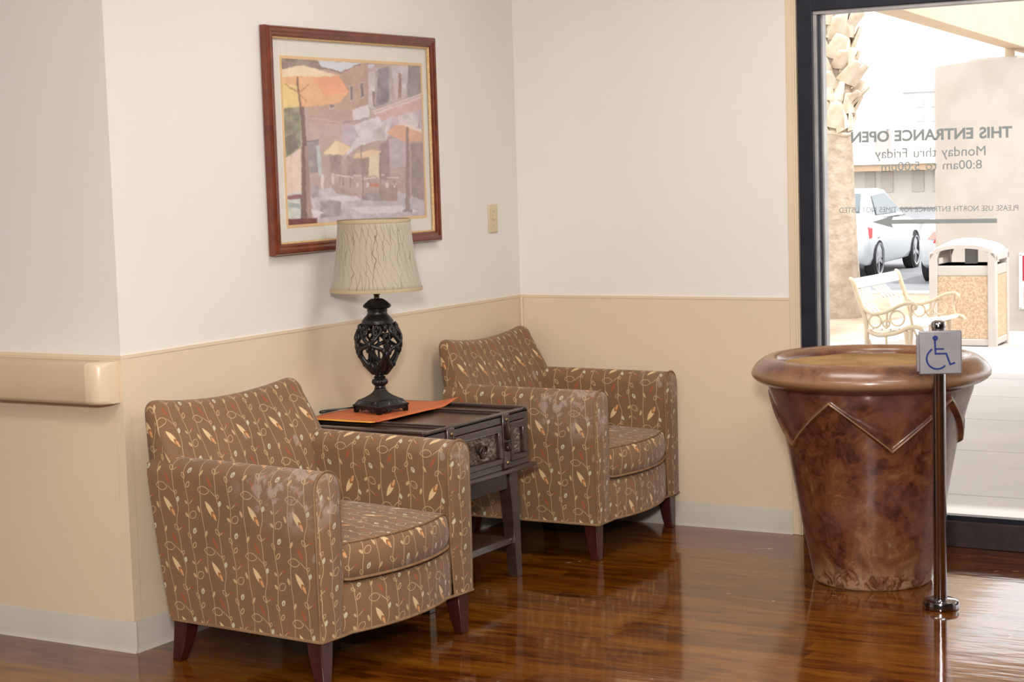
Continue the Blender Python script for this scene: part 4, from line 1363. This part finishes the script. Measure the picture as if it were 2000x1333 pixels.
# canopy
cp = thing('entrance_portal', 'tan entrance portal beam on a pale stucco pier outside the window', 'portal')
dv = Vector((-1.01, 8.85, 0)).normalized()
pv = Vector((dv.y, -dv.x, 0))
P0 = Vector((-1.18, 7.19, 0))
def cpt(s, o, z):
    p = P0 + dv * s + pv * o
    return (p.x, p.y, z)
def cbox(m, s0, s1, o0, o1, z0, z1):
    m.hexa([cpt(s0, o0, z0), cpt(s0, o1, z0), cpt(s1, o1, z0), cpt(s1, o0, z0)], [cpt(s0, o0, z1), cpt(s0, o1, z1), cpt(s1, o1, z1), cpt(s1, o0, z1)])
    return m
cbox(MB(), -6.9, 12, 0, .22, 2.6, 3.16).build('edge_beam', 'soffit', cp, bevel=.01)
cbox(MB(), -6.95, .9, .22, 7.5, 2.75, 3.0).build('roof_deck', 'soffit', cp, 0)
YP = 14.5
pier = MB()
xa, xb2 = -2.83, .35
outl = [(xa, -1.0), (xa, 2.42), (xa + .05, 2.455), (xa + .5, 2.50), (xb2, 2.54), (xb2, -1.0)]
pier.prism(outl, YP, YP + .6, 'y')
pier.build('pier', 'stucco', cp, bevel=.03, label='pale stucco pier')
MB().box(-2.05, -1.97, YP + .2, YP + .34, 2.4, 2.62).build('steel_post', 'soffit', cp, bevel=.004)

sg = thing('wall_sign', 'white sign plate with crimson field on the stucco pier', 'sign', (-1.84, YP, -.05))
MB().box(0, .5, -.02, 0, -.35, .30).build('plate', 'signwhite', sg, bevel=.005)
MB().box(.045, .46, -.024, -.02, -.02, .27).box(.06, .44, -.024, -.02, -.30, -.10).build('field', 'signred', sg, 0)
for z in (-.33, .28):
    MB().ball((.02, -.02, z), .012, 8, 5).build('bolt', 'alu', sg)

# litter bin
bn = thing('litter_bin', 'beige domed litter bin with pebble panels outside', 'litter bin', (-1.935, 12.86, gz(12.7) - .02), rad(4))
bn.scale = (1, 1, 1.11)
BW, BD = .31, .30
fr_ = MB()
for sx in (-1, 1):
    for sy in (-1, 1):
        fr_.box(sx * BW - .045, sx * BW + .045, sy * BD - .045, sy * BD + .045, 0, .93)
fr_.box(-BW, BW, -BD - .035, BD + .035, .03, .10).box(-BW - .035, BW + .035, -BD, BD, .03, .10)
fr_.box(-BW, BW, -BD - .03, BD + .03, .70, .80).box(-BW - .03, BW + .03, -BD, BD, .70, .80)
fr_.build('bin_frame', 'binframe', bn, bevel=.012)
for q in ((-BW + .045, BW - .045, -BD - .028, -BD - .008), (-BW + .045, BW - .045, BD + .008, BD + .028)):
    MB().box(*q, .10, .70).build('side_panel', 'binpanel', bn, bevel=.003)
for q in ((-BW - .028, -BW - .008, -BD + .045, BD - .045), (BW + .008, BW + .028, -BD + .045, BD - .045)):
    MB().box(*q, .10, .70).build('side_panel', 'binpanel', bn, bevel=.003)
hood = MB()
secs = []
for i in range(13):
    u = -1 + 2 * i / 12
    x = u * (BW + .045)
    z = .90 + .115 * math.sqrt(max(0, 1 - abs(u) ** 2.4))
    secs.append([(x, -BD - .045, z - .05), (x, -BD - .045, z - .015), (x, -BD - .01, z + .005 * (1 - u * u)), (x, 0, z + .04 * (1 - u * u)), (x, BD + .01, z + .005 * (1 - u * u)), (x, BD + .045, z - .015), (x, BD + .045, z - .05), (x, 0, z - .05)])
hood.loft(secs, closed=True, caps=True)
hood.build('hood', 'binframe', bn, 50)
for sx in (-1, 1):                                         # arched corners of the openings
    for sy in (-1, 1):
        m = MB()
        ya_, yb_ = sorted((sy * (BD + .04), sy * (BD + .01)))
        m.prism([(sx * BW, .80), (sx * BW, .955), (sx * (BW - .13), .975), (sx * (BW - .07), .93), (sx * (BW - .045), .87), (sx * (BW - .04), .80)], ya_, yb_, 'y')
        m.build('opening_corner', 'binframe', bn)
MB().box(-BW, BW, -BD, BD, .775, .795).build('brightening_plate', 'binframe', bn)  # pale plate added to brighten the dark inside of the bin opening
MB().box(-.06, .06, .05, .17, .78, .95).build('inner_baffle', 'acunit', bn, bevel=.01)

# bench: local x = along the bench, local y = depth (0 back, negative = front), built facing -y, turned to face +x
bx0 = (-1.603, 8.61)
be = thing('park_bench', 'cream park bench with scrolled iron arms beside the litter bin', 'bench', (bx0[0], bx0[1], gz(bx0[1] + 1) - .0), rad(88.5))
be.scale = (1, 1, .985)
BL = 1.12
SEATZ = .43
def bench_end(x):
    m = MB()
    T2 = lambda pts, r: m.tube([(x, y, z) for y, z in [(p.x, p.y) for p in spline([(a, b, 0) for a, b in pts], 5)]], r, 7, flat=1.0)
    T2([(.13, .86), (.10, .84), (.06, .72), (.0, .55), (-.02, .42), (-.015, .2), (.02, .0)], .022)          # back post and rear leg
    T2([(.01, .60), (-.08, .555), (-.2, .575), (-.34, .64), (-.43, .655), (-.47, .63), (-.455, .60)], .017)         # arm
    T2([(-.43, .645), (-.42, .55), (-.44, .44)], .012)
    T2([(-.015, .42), (-.12, .37), (-.28, .39), (-.42, .445), (-.5, .44), (-.52, .41)], .020)                       # seat rail
    T2([(-.38, .41), (-.40, .25), (-.43, .1), (-.47, .0)], .022)                              # front leg
    for cx, cz, r in ((-.10, .49, .055), (-.30, .52, .065), (-.20, .47, .03)):
        m.tube([(x, cx + r * math.cos(a), cz + r * math.sin(a)) for a in [2 * PI * k / 16 for k in range(16)]], .009, 6, closed=True)
    T2([(-.02, .38), (-.1, .2), (-.2, .13), (-.3, .16), (-.39, .3)], .010)
    T2([(-.2, .13), (-.2, .38)], .010)
    T2([(-.21, .575), (-.2, .43)], .011)
    return m
for x in (0, BL):
    bench_end(x).build('bench_end', 'bench', be, 60, label='scrolled cream iron end')
def byz(z):
    return .012 + .12 * (z - .45) / .41
for z, h in ((.775, .085),):
    mm = MB().hexa([(0, byz(z) - .03, z), (BL, byz(z) - .03, z), (BL, byz(z) - .005, z), (0, byz(z) - .005, z)], [(0, byz(z + h) - .03, z + h), (BL, byz(z + h) - .03, z + h), (BL, byz(z + h) - .005, z + h), (0, byz(z + h) - .005, z + h)])
    mm.build('top_board', 'benchslat', be, bevel=.004, label='white top board')
mm = MB().hexa([(.02, byz(.46) - .03, .46), (BL - .02, byz(.46) - .03, .46), (BL - .02, byz(.46) - .012, .46), (.02, byz(.46) - .012, .46)], [(.02, byz(.52) - .03, .52), (BL - .02, byz(.52) - .03, .52), (BL - .02, byz(.52) - .012, .52), (.02, byz(.52) - .012, .52)])
mm.build('lower_rail', 'bench', be, bevel=.004)
# cast back panel: diamond blocks of slanted bars
first = None
for q, (xq, slant, zq0, zq1) in enumerate(((.08, 0, .64, .765), (.56, .2, .64, .765), (.10, .2, .515, .64), (.76, 0, .515, .64))):
    for k in range(4):
        xk = xq + .085 * k
        w2 = .022
        xt = xk - slant if slant else xk
        m = MB().hexa([(xk + slant * .5 - w2, byz(zq0) - .025, zq0), (xk + slant * .5 + w2, byz(zq0) - .025, zq0), (xk + slant * .5 + w2, byz(zq0) - .012, zq0), (xk + slant * .5 - w2, byz(zq0) - .012, zq0)],
                      [(xt + slant * .5 - w2, byz(zq1) - .025, zq1), (xt + slant * .5 + w2, byz(zq1) - .025, zq1), (xt + slant * .5 + w2, byz(zq1) - .012, zq1), (xt + slant * .5 - w2, byz(zq1) - .012, zq1)])
        m.build('back_bar', 'benchslat', be)
MB().hexa([(0, byz(.635) - .024, .632), (BL, byz(.635) - .024, .632), (BL, byz(.635) - .013, .632), (0, byz(.635) - .013, .632)], [(0, byz(.65) - .024, .648), (BL, byz(.65) - .024, .648), (BL, byz(.65) - .013, .648), (0, byz(.65) - .013, .648)]).build('mid_rail', 'bench', be)
for xk in (.40, .5):
    MB().box(xk, xk + .03, byz(.5) - .02, byz(.5) + .045, .5, .77).build('back_stile', 'bench', be) if False else None
slat0 = None
for k in range(6):
    y = -.05 - .078 * k
    z = .405 + .03 * (abs(k - 1.6) / 3.4) ** 1.5
    if slat0 is None:
        slat0 = MB().box(-.01, BL + .01, -.033, .033, 0, .022).build('seat_slat', 'benchslat', be, bevel=.004)
        o = slat0
    else:
        o = copy_part(slat0, be)
    o.location = (0, y, z)

# palm trunk
PX, PYY = -4.36, 15.35
pg = gz(PYY)
pl = thing('palm_tree', 'pale palm trunk with cut frond stubs outside the window', 'palm', (PX, PYY, pg))
secs = []
HT = 6.2
for i in range(41):
    z = -.1 + (HT + .1) * i / 40
    r = .205 + .05 * math.exp(-z / .5) + .09 * math.exp(-max(z, 0) / 1.6) - .008 * z
    secs.append([((r + .008 * mnoise.noise(Vector((math.cos(a) * 3, math.sin(a) * 3, z * 4)))) * math.cos(a) + .0 * z, r * math.sin(a), z) for a in [2 * PI * k / 24 for k in range(24)]])
MB().loft(secs, closed=True, caps=True).build('trunk', 'palmtrunk', pl, 60)
sm_ = MB()
secs = []
for k in range(6):
    f = k / 5
    hw = .10 * (1 - .45 * f) 
    out = .02 + .12 * f
    z = .0 + .20 * f
    th = .03 * (1 - .5 * f)
    secs.append([(out, -hw, z), (out + th * .9, -hw * .4, z - .01), (out + th, hw * .4, z - .01), (out, hw, z), (out - .02, 0, z + .01)])
sm_.loft(secs, closed=True, caps=True)
stub = sm_.build('frond_stub', 'frond', pl, 50)
cnt = 0
for i in range(17):
    for j in range(9):
        zz = 2.42 + .18 * i
        a = j * 2 * PI / 9 + i * .45 + random.uniform(-.1, .1)
        o = stub if cnt == 0 else copy_part(stub, pl)
        r = .19 - .006 * zz
        o.location = (r * math.cos(a), r * math.sin(a), zz + random.uniform(-.05, .05))
        o.rotation_euler = (random.uniform(-.45, .45), random.uniform(-.55, .3), a + random.uniform(-.25, .25))
        s = random.uniform(.8, 1.5)
        o.scale = (s, s, s)
        cnt += 1
rg_ = MB()
rg_.tube([(.20 * math.cos(a), .20 * math.sin(a), 2.36 + .02 * math.sin(3 * a)) for a in [2 * PI * k / 24 for k in range(24)]], .028, 6, closed=True)
rg_.build('dry_skirt', 'frond', pl, 50)

# low shrub at the window edge
def gh_pt(px, py):
    d = fwd + right * ((px - 1000) / 3543.88) - up * ((py - 666.5) / 3543.88)
    lo, hi = 5, 60
    for _ in range(50):
        m_ = (lo + hi) / 2
        if CAMPOS.z + d.z * m_ > gz(CAMPOS.y + d.y * m_):
            lo = m_
        else:
            hi = m_
    return CAMPOS + d * lo
gp1 = gh_pt(1594, 662)
shb = MB()
for k in range(90):
    a = random.uniform(0, 2 * PI); e = random.uniform(.1, 1.4); r = random.uniform(.05, .24)
    c = Vector((r * math.cos(a) * math.cos(e), r * math.sin(a) * math.cos(e), .02 + r * 1.2 * math.sin(e)))
    d = Vector((random.uniform(-1, 1), random.uniform(-1, 1), random.uniform(.2, 1))).normalized() * .05
    n_ = d.cross(Vector((random.uniform(-1, 1), random.uniform(-1, 1), .3))).normalized() * .018
    shb.add([tuple(c - d), tuple(c + n_), tuple(c + d), tuple(c - n_)], [(0, 1, 2, 3)])
tag(shb.build('low_shrub', 'shrub', None, 0, loc=(gp1.x - .1, gp1.y, gp1.z)), 'small green shrub at the window edge by the palm bed', 'shrub')

# ------------------------------------------------------------------ parked cars (rear towards the camera, local +y = forward)
def make_car(label, loc, rz):
    t = thing('car', label, 'car', loc, rz, 'white parked cars')
    L2, WD = 2.25, .88
    st_ = [(-2.25, .42, .86, .78), (-2.18, .30, .97, .84), (-1.95, .24, 1.03, .87), (-1.3, .22, 1.03, .88), (-.3, .22, 1.0, .88), (.7, .22, .98, .88), (1.4, .22, .93, .87), (1.95, .25, .82, .84), (2.18, .30, .70, .76), (2.25, .42, .60, .66)]
    secs = []
    for y, z0_, z1_, hw in st_:
        secs.append([(-hw + .05, y, z0_), (-hw, y, z0_ + .12), (-hw - .015, y, (z0_ + z1_) / 2), (-hw + .03, y, z1_ - .06), (-hw + .12, y, z1_), (0, y, z1_ + .03), (hw - .12, y, z1_), (hw - .03, y, z1_ - .06), (hw + .015, y, (z0_ + z1_) / 2), (hw, y, z0_ + .12), (hw - .05, y, z0_)])
    MB().loft(secs, closed=True, caps=True).build('body', 'carpaint', t, 50, bevel=.02)
    cab = [(-1.55, 1.02, 1.04, .74), (-.95, 1.40, 1.40, .62), (.15, 1.46, 1.46, .60), (1.05, .98, 1.0, .74)]
    g = MB()
    for (ya_, za, zb, hw), (yb_, zc_, zd, hw2) in zip(cab, cab[1:]):
        pass
    rf = MB()
    rows_ = [[(-.78, y, 1.0), (-hw, y, z), (-hw + .12, y, z + .03), (hw - .12, y, z + .03), (hw, y, z), (.78, y, 1.0)] for y, z, _, hw in cab]
    rf.loft(rows_, closed=False)
    rf.loft([[(x, y, z) for x, y, z in rows_[0]], [(x * .98, -1.56, 1.0) for x, y, z in rows_[0]]], closed=False)
    rf.loft([[(x, y, z) for x, y, z in rows_[-1]], [(x * .98, 1.07, .97) for x, y, z in rows_[-1]]], closed=False)
    rf.build('roof', 'carpaint', t, 40)
    def quad(p, off):
        n_ = (Vector(p[1]) - Vector(p[0])).cross(Vector(p[2]) - Vector(p[1])).normalized() * off
        return [tuple(Vector(q) + n_) for q in p]
    rear = MB()
    pr = [(-.60, -1.46, 1.10), (.60, -1.46, 1.10), (.50, -1.0, 1.39), (-.50, -1.0, 1.39)]
    rear.hexa(pr, [(x, y - .02, z + .035) for x, y, z in pr])
    rear.build('rear_window', 'carglass', t, 0)
    for s in (-1, 1):
        p2 = [(s * .775, -1.05, 1.06), (s * .775, .72, 1.06), (s * .625, .12, 1.41), (s * .635, -.85, 1.38)]
        MB().hexa(p2, [(x + s * .006, y, z + .002) for x, y, z in p2]).build('side_window', 'carglass', t, 0)
        tl_ = MB()
        tl_.hexa([(s * .52, -2.27, .66), (s * .84, -2.20, .64), (s * .90, -1.80, .70), (s * .6, -2.0, .66)], [(s * .50, -2.22, .90), (s * .80, -2.17, .93), (s * .89, -1.74, .86), (s * .6, -2.0, .90)])
        tl = tl_.build('tail_light', 'taillight', t, 40, bevel=.01)
        MB().hexa([(s * .56, -2.285, .72), (s * .80, -2.225, .72), (s * .80, -2.19, .72), (s * .56, -2.25, .72)], [(s * .55, -2.262, .84), (s * .78, -2.20, .84), (s * .78, -2.16, .84), (s * .55, -2.22, .84)]).build('reflector', 'reflector', tl, 40)
        for y in (-1.32, 1.36):
            wh = MB().lathe([(.26, -.10), (.31, -.10), (.325, -.07), (.325, .07), (.31, .10), (.265, .10)], 32, cap0=False, cap1=False)
            wo = wh.build('wheel', 'tyre', t, 40, loc=(s * .80, y, .325), rot=(0, PI / 2, 0))
            rm_ = MB().lathe([(.0005, .085 * s), (.05, .09 * s), (.06, .075 * s)], 16)
            for k in range(5):
                a = 2 * PI * k / 5
                m_ = Matrix.Rotation(a, 4, 'Z')
                rm_.box(.03, .255, -.032, .032, min(.06 * s, .085 * s), max(.06 * s, .085 * s), m=m_)
            rm_.lathe([(.24, .03 * s), (.27, .04 * s), (.27, .106 * s), (.24, .10 * s)], 32, cap0=False, cap1=False)
            rm_.build('alloy_rim', 'wheelrim', wo, 40)
            ac = MB()
            ac.lathe([(.335, s * .86 - .12), (.365, s * .86 - .12), (.365, s * .86 + .028), (.335, s * .86 + .028)], 32, cap0=False, cap1=False)
            ac.disc(0, 0, s * .86 + .012, .36, 32)
            ac.build('wheel_arch', 'tyre', t, 40, loc=(0, y, .325), rot=(0, PI / 2, 0))
    MB().box(-.26, .26, -2.275, -2.25, .66, .78).build('number_plate', 'signwhite', t, bevel=.004)
    return t
GL = gz(30)
car1 = make_car('white parked sedan behind the palm trunk, showing its rear window and alloy wheel', (-7.55, 24.45, GL - .01), rad(5))
dup(car1, (-4.55, 24.0, GL - .01), rad(0), 'white parked sedan half hidden behind the stucco pier, red tail light showing')

# ------------------------------------------------------------------ far buildings
hb = thing('low_building', 'low cream building with peach eave far across the parking lot', 'building', (-19, 60, GL))
MB().box(-16, 16, 0, 10, 0, 1.9).build('wall', 'farwall', hb, 0)
MB().box(-17, 17, -1.1, 11, 1.42, 1.66).build('eave', 'fareave', hb, 0)
MB().hexa([(-17.1, -1.2, 1.66), (17.1, -1.2, 1.66), (17.1, 11.2, 1.66), (-17.1, 11.2, 1.66)], [(-9, 4.2, 3.4), (3.5, 4.2, 2.2), (3.5, 5.2, 2.2), (-9, 5.2, 3.4)]).build('roof', 'farroof', hb, 0)
for x0, x1_ in ((-.35, .05), (.3, .75), (1.5, 1.95), (2.3, 2.75)):
    MB().box(x0 - .55, x1_ - .55, -.05, .05, .6, 1.38).build('window', 'farwindow', hb, 0)
ht = thing('hotel_tower', 'pale stepped multi-storey building on the skyline', 'building', (-42.1, 125, GL))
MB().box(2.0, 14, 0, 14, 0, 6.6).build('tower', 'hotel', ht, 0)
MB().box(4.6, 14, -.4, 14, 6.6, 8.2).build('upper_tower', 'hotelwin', ht, 0)
MB().box(0.5, 2.0, 0, 14, 0, 4.3).build('wing', 'hotel', ht, 0)
MB().box(1.8, 14.2, -.3, 14.2, 6.45, 6.75).build('cornice', 'hotelwin', ht, 0)
for i in range(4):
    for j in range(4):
        MB().box(3.0 + 1.15 * i, 3.6 + 1.15 * i, -.12, 0, 2.2 + 1.05 * j, 2.75 + 1.05 * j).build('window', 'hotelwin', ht, 0)
ru = MB().box(-1.35, -.65, 0, 1.0, 1.2, 2.19).build('rooftop_unit', 'acunit', hb, 0, loc=(.05, 2.2, -GL))
MB().box(-1.16, -.76, .2, .8, 2.34, 2.58).box(-1.0, -.9, .4, .6, 2.19, 2.34).build('upper_unit', 'farwindow', ru, 0)
